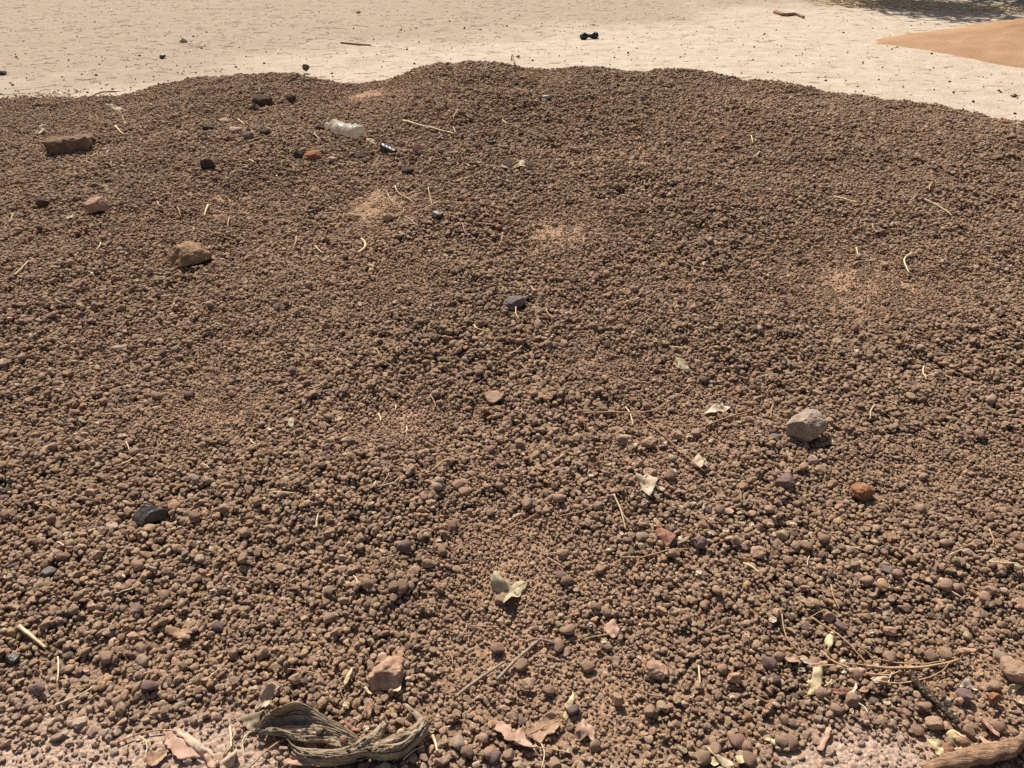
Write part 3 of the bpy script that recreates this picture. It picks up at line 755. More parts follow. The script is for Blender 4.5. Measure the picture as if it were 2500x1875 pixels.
def resample(P, n):
    P = [Vector(p) for p in P]; out = []
    if len(P) == 2: return [P[0].lerp(P[1], i / (n - 1)) for i in range(n)]
    m_ = len(P) - 1
    for i in range(n):
        u = i / (n - 1) * m_; j = min(int(u), m_ - 1); t = u - j
        p0, p1, p2, p3 = P[max(j - 1, 0)], P[j], P[j + 1], P[min(j + 2, m_)]
        out.append(.5 * ((2 * p1) + (p2 - p0) * t + (2 * p0 - 5 * p1 + 4 * p2 - p3) * t * t + (3 * p1 - p0 - 3 * p2 + p3) * t ** 3))
    return out

def tube_mesh(name, line, radii, sides=6, lump=0., seed=0, flat=1.):
    v, f = [], []; n = len(line)
    for i, p in enumerate(line):
        t = (Vector(line[min(i + 1, n - 1)]) - Vector(line[max(i - 1, 0)])).normalized(); u = t.cross(Vector((0, 0, 1)))
        u = u.normalized() if u.length > 1e-4 else Vector((1, 0, 0)); w = u.cross(t)
        for s in range(sides):
            a = 6.2832 * s / sides; r = radii[i]
            if lump: r *= 1 + lump * mnoise.noise(Vector((math.cos(a) * 1.3, math.sin(a) * 1.3, i * .55 + seed)))
            v.append(Vector(p) + u * math.cos(a) * r + w * math.sin(a) * r * flat)
    for i in range(n - 1):
        for s in range(sides): f.append((i * sides + s, i * sides + (s + 1) % sides, (i + 1) * sides + (s + 1) % sides, (i + 1) * sides + s))
    f.append(tuple(range(sides))[::-1]); f.append(tuple((n - 1) * sides + s for s in range(sides)))
    return pymesh(name, v, f)

def stick_line(px, wpx, n=16, stiff=.8, up=0.):
    P = [hit_s(*q) for q in px]; dep = depth_of(np.mean(P, 0)); r = wpx * dep / FPX / 2
    line = resample(P, n); zz = np.array([top(p.x, p.y, 1) for p in line]); s = np.linspace(0, 1, n)
    fit = np.polyval(np.polyfit(s, zz, 1 if stiff > .6 else 3), s); fit += np.quantile(zz - fit, .7)
    z = fit * stiff + zz * (1 - stiff) + r * .8 + up
    return [Vector((p.x, p.y, q)) for p, q in zip(line, z)], r

def stick(px, wpx, mat, label, name='twig', cat='twig', taper=.35, lump=.15, stiff=.8, n=16, sides=7, parent=None, group=None, up=0., flat=1., base=None):
    line, r = stick_line(px, wpx, n, stiff, up); b = Vector(base) if base is not None else Vector((line[0].x, line[0].y, line[0].z - r))
    me = tube_mesh(name, [p - b for p in line], [r * (1 - taper * i / (n - 1)) for i in range(n)], sides, lump, px[0][0], flat)
    o = link(name, me, M[mat], parent)
    if parent is None: o.location = b; tag(o, label, cat, group)
    return o

leaves = [
 ([(1282,1795),(1291,1776),(1309,1769),(1326,1753),(1349,1746),(1363,1751),(1367,1763),(1361,1783),(1351,1797),(1333,1802),(1323,1820),(1309,1818),(1298,1806),(1288,1806)], 'l_tan', 'cupped tan-brown leaf with wavy rim and a clear midrib', dict(rib=((1288,1799),(1365,1761)), curl=.35, tilt=(0,.15), wave=.05)),
 ([(1207,1790),(1212,1772),(1224,1765),(1249,1783),(1252,1800),(1277,1783),(1284,1807),(1298,1825),(1316,1831),(1288,1834),(1256,1821),(1235,1821),(1224,1804)], 'l_pink', 'broken pink-grey leaf with a long stalk', dict(stem=[(1314,1831),(1355,1838),(1397,1845)], wave=.08)),
 ([(1405,1797),(1423,1762),(1435,1772),(1451,1783),(1451,1800),(1448,1818),(1435,1802),(1419,1809),(1407,1806)], 'l_pink', 'folded pale pink leaf scrap beside the cupped tan leaf', dict(curl=-.5, wave=.12)),
 ([(1400,1691),(1403,1709),(1393,1733),(1384,1763),(1375,1748),(1384,1737),(1379,1723),(1393,1704)], 'l_yellow', 'narrow ragged yellow leaf strip above the pink scrap', dict(wave=.08)),
 ([(1469,1529),(1482,1531),(1497,1518),(1512,1544),(1497,1566),(1474,1546)], 'l_pink', 'small square pink leaf piece alone on the gravel', dict(curl=.3)),
 ([(1197,1438),(1207,1410),(1220,1410),(1225,1425),(1285,1425),(1270,1460),(1240,1483),(1230,1486),(1227,1458)], 'l_green', 'grey-green star-like leaf with upturned points', dict(curl=.45, wave=.14, rib=((1222,1452),(1285,1427)), stem=[(1284,1426),(1295,1421),(1306,1417)])),
 ([(1551,1172),(1567,1176),(1578,1170),(1591,1179),(1602,1185),(1597,1202),(1590,1219),(1583,1231),(1565,1211),(1551,1221),(1564,1203),(1552,1187)], 'l_pale', 'large pale dry leaf with a forked tip and midrib', dict(rib=((1578,1172),(1562,1208)), curl=.4, tilt=(0,.3), wave=.09)),
 ([(1597,1312),(1613,1302),(1648,1320),(1642,1334),(1628,1347),(1613,1332),(1602,1323)], 'l_red', 'broken reddish brown leaf with a split down its rib', dict(rib=((1603,1312),(1643,1334)), curl=-.4)),
 ([(1648,1336),(1677,1319),(1681,1326),(1660,1338)], 'l_olive', 'small olive leaf piece beside the broken reddish leaf', dict(curl=.4)),
 ([(1408,1028),(1419,1025),(1425,1037),(1428,1054),(1440,1069),(1451,1072),(1447,1078),(1428,1072),(1414,1049)], 'l_red', 'long twisted reddish leaf on the long thin twig\'s end', dict(curl=.6, tilt=(.2,.3))),
 ([(1717,1014),(1743,1002),(1761,998),(1781,999),(1781,1008),(1755,1014),(1743,1023),(1729,1017)], 'l_white', 'bright whitish curled leaf above the brown twig', dict(curl=.6, tilt=(0,.2), lift=.004)),
 ([(1688,1130),(1703,1119),(1717,1130),(1714,1150),(1698,1146)], 'l_pale', 'pale cupped leaf scrap at the thin diagonal twig\'s end', dict(curl=-.6)),
 ([(1720,1128),(1730,1150),(1727,1152),(1716,1143)], 'l_pale', 'tiny upright pale flake beside the cupped scrap', dict(tilt=(0,.5))),
 ([(1752,1266),(1761,1254),(1781,1253),(1788,1267),(1772,1267),(1758,1273)], 'l_pink', 'rosy pink leaf piece between reddish leaf and largest rock', dict(curl=.3)),
 ([(1434,1144),(1448,1130),(1463,1144),(1471,1154),(1451,1151),(1440,1153)], 'l_brown', 'brown folded leaf with pinholes', dict(tilt=(0,.5), curl=.4)),
 ([(1651,878),(1668,885),(1683,907),(1674,910),(1652,908),(1654,894)], 'l_green', 'pale green-white leaf piece alone in the middle of the slope', dict(tilt=(0,.35), curl=.15, wave=.04)),
 ([(710,1030),(720,1034),(718,1046),(723,1057),(714,1057),(705,1046)], 'l_green', 'small pale green leaf flake alone on the left-hand slope', dict(tilt=(0,.3))),
 ([(1222,419),(1236,405),(1257,403),(1275,408),(1298,411),(1308,422),(1283,425),(1262,424),(1240,428)], 'l_pale', 'large pale crumpled leaf in the middle of the upper slope', dict(tilt=(0,.9), curl=.5, wave=.16, rib=((1240,414),(1306,421)))),
 ([(1004,382),(1018,367),(1033,372),(1028,380),(1022,386)], 'l_pink', 'upright folded pinkish leaf near the bottle', dict(tilt=(0,1.2), curl=.5)),
 ([(405,1551),(412,1537),(446,1545),(460,1543),(467,1563),(460,1570),(434,1567),(419,1558)], 'l_tan', 'tan leaf lying flat beside a purple pointed stone', dict(curl=-.3, tilt=(0,.15))),
 ([(404,1802),(415,1795),(445,1807),(466,1826),(490,1850),(487,1857),(461,1858),(450,1861),(434,1858),(420,1837),(406,1831)], 'l_pink', 'large cracked pinkish tan leaf at the dusty toe', dict(curl=.2, wave=.06)),
 ([(423,1780),(434,1774),(450,1780),(471,1799),(498,1818),(525,1839),(514,1849),(501,1834),(487,1845),(463,1823),(445,1799)], 'l_pale', 'long pale rolled bark strip over the cracked leaf', dict(curl=-.9, lift=.012, wave=.05)),
 ([(354,1861),(367,1837),(380,1839),(404,1831),(410,1850),(388,1871),(372,1875)], 'l_tan', 'flat tan leaf with a thin rib beneath the cracked leaf', dict(rib=((362,1874),(402,1838)), curl=.15)),
 ([(495,1842),(502,1840),(530,1866),(527,1880),(511,1880),(503,1861)], 'l_pink', 'narrow pinkish leaf piece under the bark strip end', dict(curl=-.5)),
 ([(546,1871),(568,1837),(584,1842),(562,1878)], 'l_pale', 'short pale hollow stalk piece at the dusty toe', dict(curl=-1.6, wave=.02, jag=.01)),
 ([(624,1746),(629,1729),(644,1699),(659,1682),(691,1676),(692,1683),(669,1704),(661,1726),(651,1735),(641,1736)], 'l_pale', 'long curled pale leaf leaning against the cloth', dict(curl=.7, tilt=(.25,.25), lift=.01, wave=.05, rib=((627,1744),(690,1679)))),
 ([(839,1670),(854,1647),(862,1640),(855,1667),(844,1682)], 'l_yellow', 'narrow pale yellow pod-like leaf near the reddish clod', dict(curl=-.8)),
 ([(837,1729),(842,1719),(853,1721),(851,1735)], 'l_yellow', 'tiny square yellow leaf flake', dict(tilt=(0,.3))),
 ([(889,1689),(896,1682),(909,1702),(899,1700)], 'l_yellow', 'small curled yellow flake touching the reddish clod', dict(curl=.6)),
 ([(891,1724),(899,1714),(911,1717),(912,1736),(904,1754),(896,1752)], 'l_pink', 'upright rosy leaf scrap between clod and cloth', dict(tilt=(0,.5), curl=.4)),
 ([(837,1761),(849,1757),(867,1773),(881,1778),(874,1784),(859,1778)], 'l_red', 'dark reddish curved leaf resting on the cloth\'s back edge', dict(curl=-.6, lift=.01)),
 ([(938,1693),(958,1689),(973,1677),(978,1655),(981,1632),(990,1630),(989,1648),(983,1675),(978,1699),(970,1702),(958,1698)], 'l_pale', 'hooked pale leaf curled round the reddish clod', dict(curl=.7, tilt=(.2,.4), wave=.05)),
 ([(1966,1670),(1980,1662),(1983,1638),(2007,1634),(2007,1665),(2003,1686),(2020,1697),(1999,1694),(1975,1705),(1971,1699),(1978,1683)], 'l_yellow', 'torn upright pale yellow-green leaf', dict(tilt=(0,.3), curl=.2, wave=.06)),
 ([(1980,1623),(2010,1611),(2020,1619),(2018,1627),(1991,1631)], 'l_pink', 'rolled pinkish leaf on top of the torn yellow-green one', dict(curl=-1.2, lift=.008)),
 ([(2011,1576),(2020,1555),(2034,1549),(2031,1574),(2018,1608),(2011,1610),(2018,1588)], 'l_yellow', 'long narrow straw-coloured leaf strip above the rolled leaf', dict(curl=-.6)),
 ([(1912,1619),(1924,1612),(1940,1619),(1948,1627),(1932,1630),(1920,1628)], 'l_pink', 'flat rosy leaf scrap beside the rolled leaf', dict()),
 ([(1948,1614),(1957,1610),(1980,1627),(1978,1633),(1964,1628)], 'l_pale', 'pointed beige leaf scrap next to the rosy one', dict(curl=.4)),
 ([(2063,1651),(2085,1648),(2095,1643),(2104,1655),(2098,1668),(2090,1673),(2075,1664)], 'l_pink', 'cupped pink-beige leaf under the dry stem', dict(curl=-.7)),
 ([(2128,1664),(2160,1665),(2163,1680),(2130,1681)], 'l_pale', 'short rolled beige leaf hanging on the dry stem', dict(curl=-1.0, tilt=(0,.5))),
 ([(2026,1693),(2060,1692),(2066,1702),(2050,1706),(2030,1701)], 'l_red', 'dark rust-coloured leaf below the dry stem', dict(tilt=(0,.4))),
 ([(2066,1705),(2080,1690),(2087,1672),(2089,1690),(2082,1704),(2087,1712),(2074,1715)], 'l_white', 'whitish curled leaf rim below the dry stem', dict(curl=.6)),
 ([(2310,1792),(2322,1782),(2336,1780),(2342,1793),(2353,1804),(2379,1819),(2394,1828),(2368,1822),(2342,1808),(2319,1801)], 'l_yellow', 'drooping yellow-green leaf at the charred stick\'s end', dict(curl=-.6, lift=.008, rib=((2325,1790),(2390,1826)))),
 ([(2324,1832),(2345,1826),(2365,1828),(2399,1825),(2408,1834),(2382,1834),(2347,1838)], 'l_yellow', 'thin ragged yellow leaf edge along the thick branch', dict(tilt=(0,.3))),
 ([(2262,1812),(2278,1811),(2293,1819),(2300,1837),(2295,1851),(2284,1848),(2281,1837)], 'l_yellow', 'nibbled pale yellow-green leaf beside the thick branch', dict(curl=.3, tilt=(0,.2))),
 ([(2297,1825),(2315,1820),(2330,1835),(2325,1850),(2308,1848)], 'l_brown', 'brown cupped leaf overlapping the nibbled one', dict(curl=-.5)),
 ([(2384,1759),(2397,1756),(2408,1773),(2431,1791),(2434,1808),(2417,1793)], 'l_pink', 'long dusky pink leaf behind the thick branch', dict(curl=-.5, rib=((2386,1759),(2432,1803)))),
 ([(2392,1791),(2405,1792),(2420,1805),(2443,1811),(2437,1819),(2423,1832),(2408,1825),(2402,1808)], 'l_pink', 'broad twisted pink leaf lying on the thick branch', dict(curl=.6, lift=.006)),
 ([(2340,1681),(2356,1664),(2368,1677),(2386,1688),(2379,1690),(2362,1682)], 'l_white', 'pale angular leaf scrap beside the dark plum stone', dict(curl=.5)),
 ([(2457,1684),(2465,1674),(2495,1676),(2480,1690),(2470,1698),(2460,1698)], 'l_yellow', 'folded yellowish leaf under the blocky brown rock', dict(tilt=(0,.5), curl=.4)),
 ([(2473,1703),(2487,1715),(2500,1708),(2505,1718),(2488,1724)], 'l_pale', 'cream leaf scrap below the folded yellowish leaf', dict(curl=.4)),
 ([(2447,1772),(2454,1771),(2458,1790),(2450,1792)], 'l_yellow', 'tiny upright straw-yellow flake behind the thick branch', dict(tilt=(0,.5))),
 ([(2239,1868),(2255,1862),(2268,1868),(2270,1880),(2245,1880)], 'l_white', 'whitish flat leaf fragment at the thick branch\'s broken foot', dict()),
 ([(2334,1592),(2364,1584),(2384,1592),(2364,1599)], 'l_pink', 'pale pink lens-shaped leaf beyond the dry stem\'s tip', dict(curl=-.5)),
 ([(1721,1822),(1733,1827),(1763,1852),(1792,1864),(1789,1872),(1769,1876),(1746,1850)], 'l_pale', 'long pale speckled leaf folded over yellow pieces', dict(curl=-.5, lift=.006)),
 ([(1730,1862),(1743,1850),(1758,1862),(1744,1876)], 'l_yellow', 'yellow leaf piece under the pale speckled leaf', dict()),
 ([(1792,1855),(1809,1852),(1829,1852),(1839,1865),(1819,1869),(1802,1876)], 'l_yellow', 'ragged yellow leaf piece beside the pale speckled leaf', dict(wave=.14)),
 ([(1868,1814),(1872,1804),(1892,1812),(1905,1814),(1902,1826),(1885,1822)], 'l_yellow', 'cupped cream-yellow leaf with frayed end in the dust', dict(curl=-.6)),
 ([(1993,1829),(2011,1799),(2017,1779),(2027,1781),(2022,1803),(2009,1839)], 'l_pink', 'dust-covered pinkish leaf strip in the pale dust', dict(curl=-.5)),
 ([(912,1880),(928,1867),(938,1860),(951,1864),(951,1880)], 'l_yellow', 'golden yellow leaf peeking out below the cloth', dict(curl=-.3)),
 ([(696,1880),(708,1857),(728,1855),(762,1867),(765,1880)], 'l_pink', 'smooth pink leaf half under the cloth', dict(curl=-.5)),
 ([(587,1756),(590,1740),(604,1749),(607,1744),(639,1745),(627,1778),(614,1791),(600,1778)], 'l_olive', 'stiff grey-olive leaf pressed against the cloth\'s pointed end', dict(curl=.4, tilt=(0,.2), lift=.008)),
 ([(255,266),(272,265),(289,273),(312,272),(298,289),(278,278)], 'l_green', 'wilted pale green leaf with a long stalk near the mud brick', dict(tilt=(0,.9), curl=.5, stem=[(286,268),(301,292),(308,317)], ribmat='s_straw')),
 ([(87,336),(104,315),(116,315),(113,330),(98,340)], 'l_white', 'white feather-like scrap behind the mud brick', dict(tilt=(0,.7))),
 ([(253,370),(262,363),(270,370),(262,376)], 'l_white', 'small white scrap beside the mud brick', dict(tilt=(0,.8))),
 ([(159,538),(182,528),(176,541)], 'l_white', 'three-cornered white leaf scrap by the angular brown rock', dict(tilt=(0,.6))),
 ([(894,341),(909,343),(923,355),(910,357),(898,349)], 'l_green', 'light green torn scrap beyond the black ribbed scrap', dict(tilt=(0,.7))),
 ([(434,105),(446,98),(460,103),(450,108)], 'l_green', 'pale green leaf lying on the open yard', dict(tilt=(0,.8), curl=.5, stem=[(410,106),(430,107),(460,108)])),
]
for poly, m, lab, kw in leaves:
    leaf(poly, m, lab, **kw)

# ---------------------------------------------------------------- sticks, twigs and straws
stick([(1113,1707),(1170,1662),(1232,1620)], 9.5, 's_grey', 'straight smooth grey twig lying on the gravel')
def knobbly():
    o = stick([(1214,1668),(1250,1626),(1288,1592),(1308,1574),(1322,1567),(1352,1579)], 9.5, 's_grey', 'knobbly bent grey twig crossing the straight one', lump=.45, n=22)
    stick([(1283,1574),(1300,1566),(1318,1568)], 9, 's_brown', None, 'side_branch', parent=o, base=o.location, n=8)
    stick([(1243,1645),(1225,1648),(1212,1646)], 5, 's_grey', None, 'side_branch', parent=o, base=o.location, n=6)
knobbly()
stick([(2213,1655),(2245,1690),(2290,1735),(2335,1778)], 18, 'bark', 'charred black stick with cracked bark', 'stick', 'stick', taper=.08, lump=.12, stiff=1., n=26, sides=12)
def branch():
    line, r = stick_line([(2255,1895),(2330,1866),(2400,1853),(2455,1840),(2492,1818)], 38, 30, 1.)
    b = Vector((line[0].x, line[0].y, line[0].z - r)); rr = [r * (.8 + .35 * math.sin(i / 29 * 3.0)) * (1 - .35 * max(0, (i - 22) / 7)) for i in range(30)]
    tag(link('fallen_branch', tube_mesh('fallen_branch', [p - b for p in line], rr, 20, .34, 4.), M['wood']), 'thick weathered brown branch with splintered end', 'branch').location = b
branch()
def dry_stem():
    line, r = stick_line([(2110,1637),(2210,1641),(2290,1633),(2337,1621)], 7, 18, .7, .004)
    b = Vector((line[0].x, line[0].y, line[0].z - r)); o = link('dry_plant', tube_mesh('dry_plant', [p - b for p in line], [r * (1.1 - .4 * i / 17) for i in range(18)], 7, .2), M['s_stem']); o.location = b
    tag(o, 'dry orange-brown plant stem with many thin strands', 'plant stem')
    for px, w in (([(1980,1634),(2050,1634),(2118,1637)], 4), ([(1978,1518),(2030,1555),(2080,1600),(2118,1636)], 4.5), ([(2000,1600),(2040,1635),(2100,1658),(2160,1661),(2192,1648)], 5),
                  ([(2088,1595),(2150,1620),(2240,1630),(2300,1626)], 3.5), ([(2130,1681),(2220,1675),(2290,1650),(2314,1628)], 4), ([(2092,1602),(2105,1622),(2116,1636)], 4.5), ([(2140,1660),(2158,1650),(2165,1640)], 5)):
        stick(px, w, 's_stem', None, 'strand', parent=o, base=b, n=14, sides=5, stiff=.6, up=.005)
dry_stem()
straws = [
 ([(1425,1024),(1500,1017),(1580,1014),(1640,985),(1682,950)], 3.5, 's_stem', 'long thin bent twig above the leaf litter'),
 ([(1578,1038),(1640,1085),(1690,1135),(1720,1163)], 4.5, 's_brown', 'thin straight diagonal twig among the leaf litter'),
 ([(1722,1052),(1770,1032),(1838,1015)], 6, 's_brown', 'smooth brown twig beside the bright whitish leaf'),
 ([(1498,1221),(1515,1255),(1527,1300)], 4.5, 's_straw', 'pale curved straw left of the broken reddish leaf'),
 ([(1515,1371),(1570,1371),(1620,1358),(1682,1348)], 3.5, 's_stem', 'wiry brown stem below the broken reddish leaf'),
 ([(1527,998),(1537,1015),(1545,1048)], 4, 's_straw', 'short upright stalk with a tiny dry flower head'),
 ([(55,1545),(85,1567),(114,1586)], 11, 's_straw', 'thick pale peeled stick'),
 ([(143,1608),(146,1640),(143,1672)], 5, 's_straw', 'upright straw below the thick pale stick'),
 ([(140,1733),(185,1710),(228,1684)], 5, 's_straw', 'slanting straw beside the purplish grey stone'),
 ([(288,1816),(340,1795),(400,1784),(452,1792)], 4.5, 's_stem', 'arching thin stem above the cracked leaf'),
 ([(345,1803),(358,1815),(360,1835),(352,1855)], 4, 's_straw', 'hooked pale straw beside the flat tan leaf'),
 ([(562,1775),(565,1800),(566,1828)], 7, 's_straw', 'broad flat straw left of the cloth'),
 ([(545,1843),(560,1820),(578,1795)], 4.5, 's_straw', 'slanting straw crossing the broad flat straw'),
 ([(612,1793),(594,1815),(598,1850)], 4.5, 's_straw', 'kinked pale root hanging from the cloth\'s pointed end'),
 ([(608,1880),(648,1842),(686,1815)], 5.5, 's_stem', 'brown straw reaching under the cloth'),
 ([(985,300),(1040,313),(1112,338)], 5, 's_straw', 'long pale stalk lying on the far slope'),
 ([(876,624),(889,613),(893,602),(884,597)], 8, 's_straw', 'curled pale strip of bark'),
 ([(2082,652),(2095,644),(2138,640)], 6.5, 's_grey', 'short pale knobbed stick'),
 ([(2223,624),(2206,640),(2217,674)], 5, 's_straw', 'sharply bent yellow straw'),
 ([(2255,495),(2290,512),(2322,535)], 5, 's_straw', 'gently arched pale straw on the upper slope'),
 ([(2034,490),(2060,497),(2090,504)], 4.5, 's_straw', 'straight pale straw near the arched one'),
 ([(1337,1145),(1357,1135),(1378,1124)], 4.5, 's_straw', 'short yellow straw near the brown folded leaf'),
 ([(509,503),(504,518),(500,533)], 5, 's_straw', 'short whitish straw beyond the porous block'),
 ([(40,682),(56,666),(73,648)], 4.5, 's_straw', 'yellow straw by itself left of the porous block'),
 ([(773,1292),(775,1276),(778,1262)], 6.5, 's_straw', 'stubby yellow straw upright on the lower slope'),
 ([(1705,1632),(1706,1652),(1708,1677)], 5, 's_straw', 'upright notched straw beside the straw-topped clod'),
 ([(1555,1688),(1580,1702),(1622,1713)], 5.5, 's_brown', 'brown curved twig below the straw-topped clod'),
 ([(1319,1818),(1329,1843),(1323,1876)], 4.5, 's_straw', 'pale straw crossing the broken pink leaf\'s stalk'),
 ([(985,1864),(1010,1842),(1036,1828)], 4.5, 's_straw', 'arched straw right below the cloth'),
 ([(1057,1803),(1064,1822),(1068,1842)], 8, 's_straw', 'frayed bundle of straw beside the cloth\'s end'),
 ([(1890,34),(1915,40),(1942,38),(1962,45)], 9, 's_brown', 'gnarled dark branch piece lying on the yard'),
 ([(1247,147),(1253,159),(1262,169)], 4, 's_brown', 'small dark twig sticking up on the crest'),
 ([(832,107),(868,109),(905,111)], 5, 's_brown', 'straight dark stick on the yard behind the hump'),
 ([(198,243),(250,232),(299,224)], 5, 's_brown', 'long thin brown stick on the mound\'s far edge'),
 ([(1812,1385),(1835,1397),(1850,1410)], 6, 's_straw', 'pale splinter below the squarish brown clod'),
 ([(1905,1512),(1918,1570),(1945,1600)], 3.5, 's_stem', 'fine wiry stem above the rosy leaf scrap'),
 ([(2025,1440),(2030,1470),(2045,1495)], 3.5, 's_stem', 'fine wiry stem behind the dry stem'),
 ([(505,1465+210),(522,1660),(545,1640)], 4, 's_straw', 'fine straw on the gravel behind the cloth'),
 ([(1450,1245),(1420,1258),(1360,1268)], 3, 's_stem', 'hair-thin stalk near the pale curved straw'),
 ([(1225,1300),(1280,1280),(1310,1265)], 3.5, 's_stem', 'thin stalk with a tiny leaf at its foot'),
]
for px, w, m, lab in straws:
    nm = 'straw' if 'straw' in lab or 'strip' in lab or 'splinter' in lab else ('stem' if 'stem' in lab or 'stalk' in lab or 'root' in lab else 'twig')
    stick(px, w, m, lab, nm, nm, n=14, sides=6, stiff=.75)

def scatter_straws():
    rnd = random.Random(91)
    for i in range(30):                                   # the loose tuft of straw on the upper slope
        px = 935 + rnd.gauss(0, 75); py = 520 + rnd.gauss(0, 30); a = rnd.uniform(0, 3.14); L = rnd.uniform(14, 55)
        q = [(px - L * math.cos(a), py - L * .45 * math.sin(a)), (px + rnd.gauss(0, 5), py + rnd.gauss(0, 3)), (px + L * math.cos(a), py + L * .45 * math.sin(a))]
        stick(q, rnd.uniform(1.6, 2.6), rnd.choice(['s_straw', 's_stem']), 'fine dry straw in the loose tuft on the upper slope', 'straw', 'straw', n=8, sides=5, stiff=.8, group='straws of the tuft', up=.001 + rnd.random() * .005)
    for i in range(130):
        px = rnd.uniform(15, 2480); py = 260 + 1600 * rnd.random() ** 1.2
        p = hit_s(px, py)
        if float(H(p[0], p[1])) < .03: continue
        a = rnd.uniform(0, 3.14); L = rnd.uniform(8, 24) * (.6 + py / 1500); q = [(px - L * math.cos(a), py - L * .6 * math.sin(a)), (px + rnd.gauss(0, L * .18), py + rnd.gauss(0, L * .12)), (px + L * math.cos(a), py + L * .6 * math.sin(a))]
        stick(q, rnd.uniform(2.4, 4.2), rnd.choice(['s_straw', 's_straw', 's_stem']), f"{'short' if L < 16 else 'longer'} loose straw {whereabouts(p)}", 'straw', 'straw', n=8, sides=5, stiff=.7, group='stray straws on the gravel', up=.002)
scatter_straws()

def scatter_flakes():
    rnd = random.Random(17)
    def one(px, py, s):
        k_ = rnd.randint(4, 6); a0 = rnd.uniform(0, 6.28); el = rnd.uniform(.35, 1); ro = rnd.uniform(0, 3.14); pts = []
        for i in range(k_):
            a = a0 + 6.283 * i / k_ + rnd.uniform(-.3, .3); x = s * math.cos(a); y = s * el * math.sin(a); pts.append((px + x * math.cos(ro) - y * math.sin(ro), py + .75 * (x * math.sin(ro) + y * math.cos(ro))))
        lm = rnd.choice(['l_pale', 'l_pale', 'l_yellow', 'l_pink', 'l_white', 'l_tan'])
        leaf(pts, lm, f"{dict(l_pale='beige', l_yellow='yellowish', l_pink='pinkish', l_white='whitish', l_tan='tan')[lm]} torn leaf flake {whereabouts(hit_s(px, py))}", 'leaf_flake', 'leaf flake', curl=rnd.uniform(-.5, .6), tilt=(rnd.uniform(-.3, .3), rnd.uniform(0, .5)), group='leaf flakes on the gravel', wave=.12)
    for i in range(48):                                   # litter drift below the largest rock
        t = rnd.random(); one(1560 + t * 240 + rnd.gauss(0, 70), 1080 + t * 330 + rnd.gauss(0, 60), rnd.uniform(5, 11))
    for i in range(30): one(rnd.gauss(2120, 190), rnd.gauss(1690, 80), rnd.uniform(5, 12))
    for i in range(20): one(rnd.uniform(300, 1100), rnd.uniform(1740, 1865), rnd.uniform(5, 11))
    for i in range(70):
        py = 330 + 1400 * rnd.random(); one(rnd.uniform(20, 2480), py, rnd.uniform(3.5, 7) * (.6 + py / 2200))
scatter_flakes()

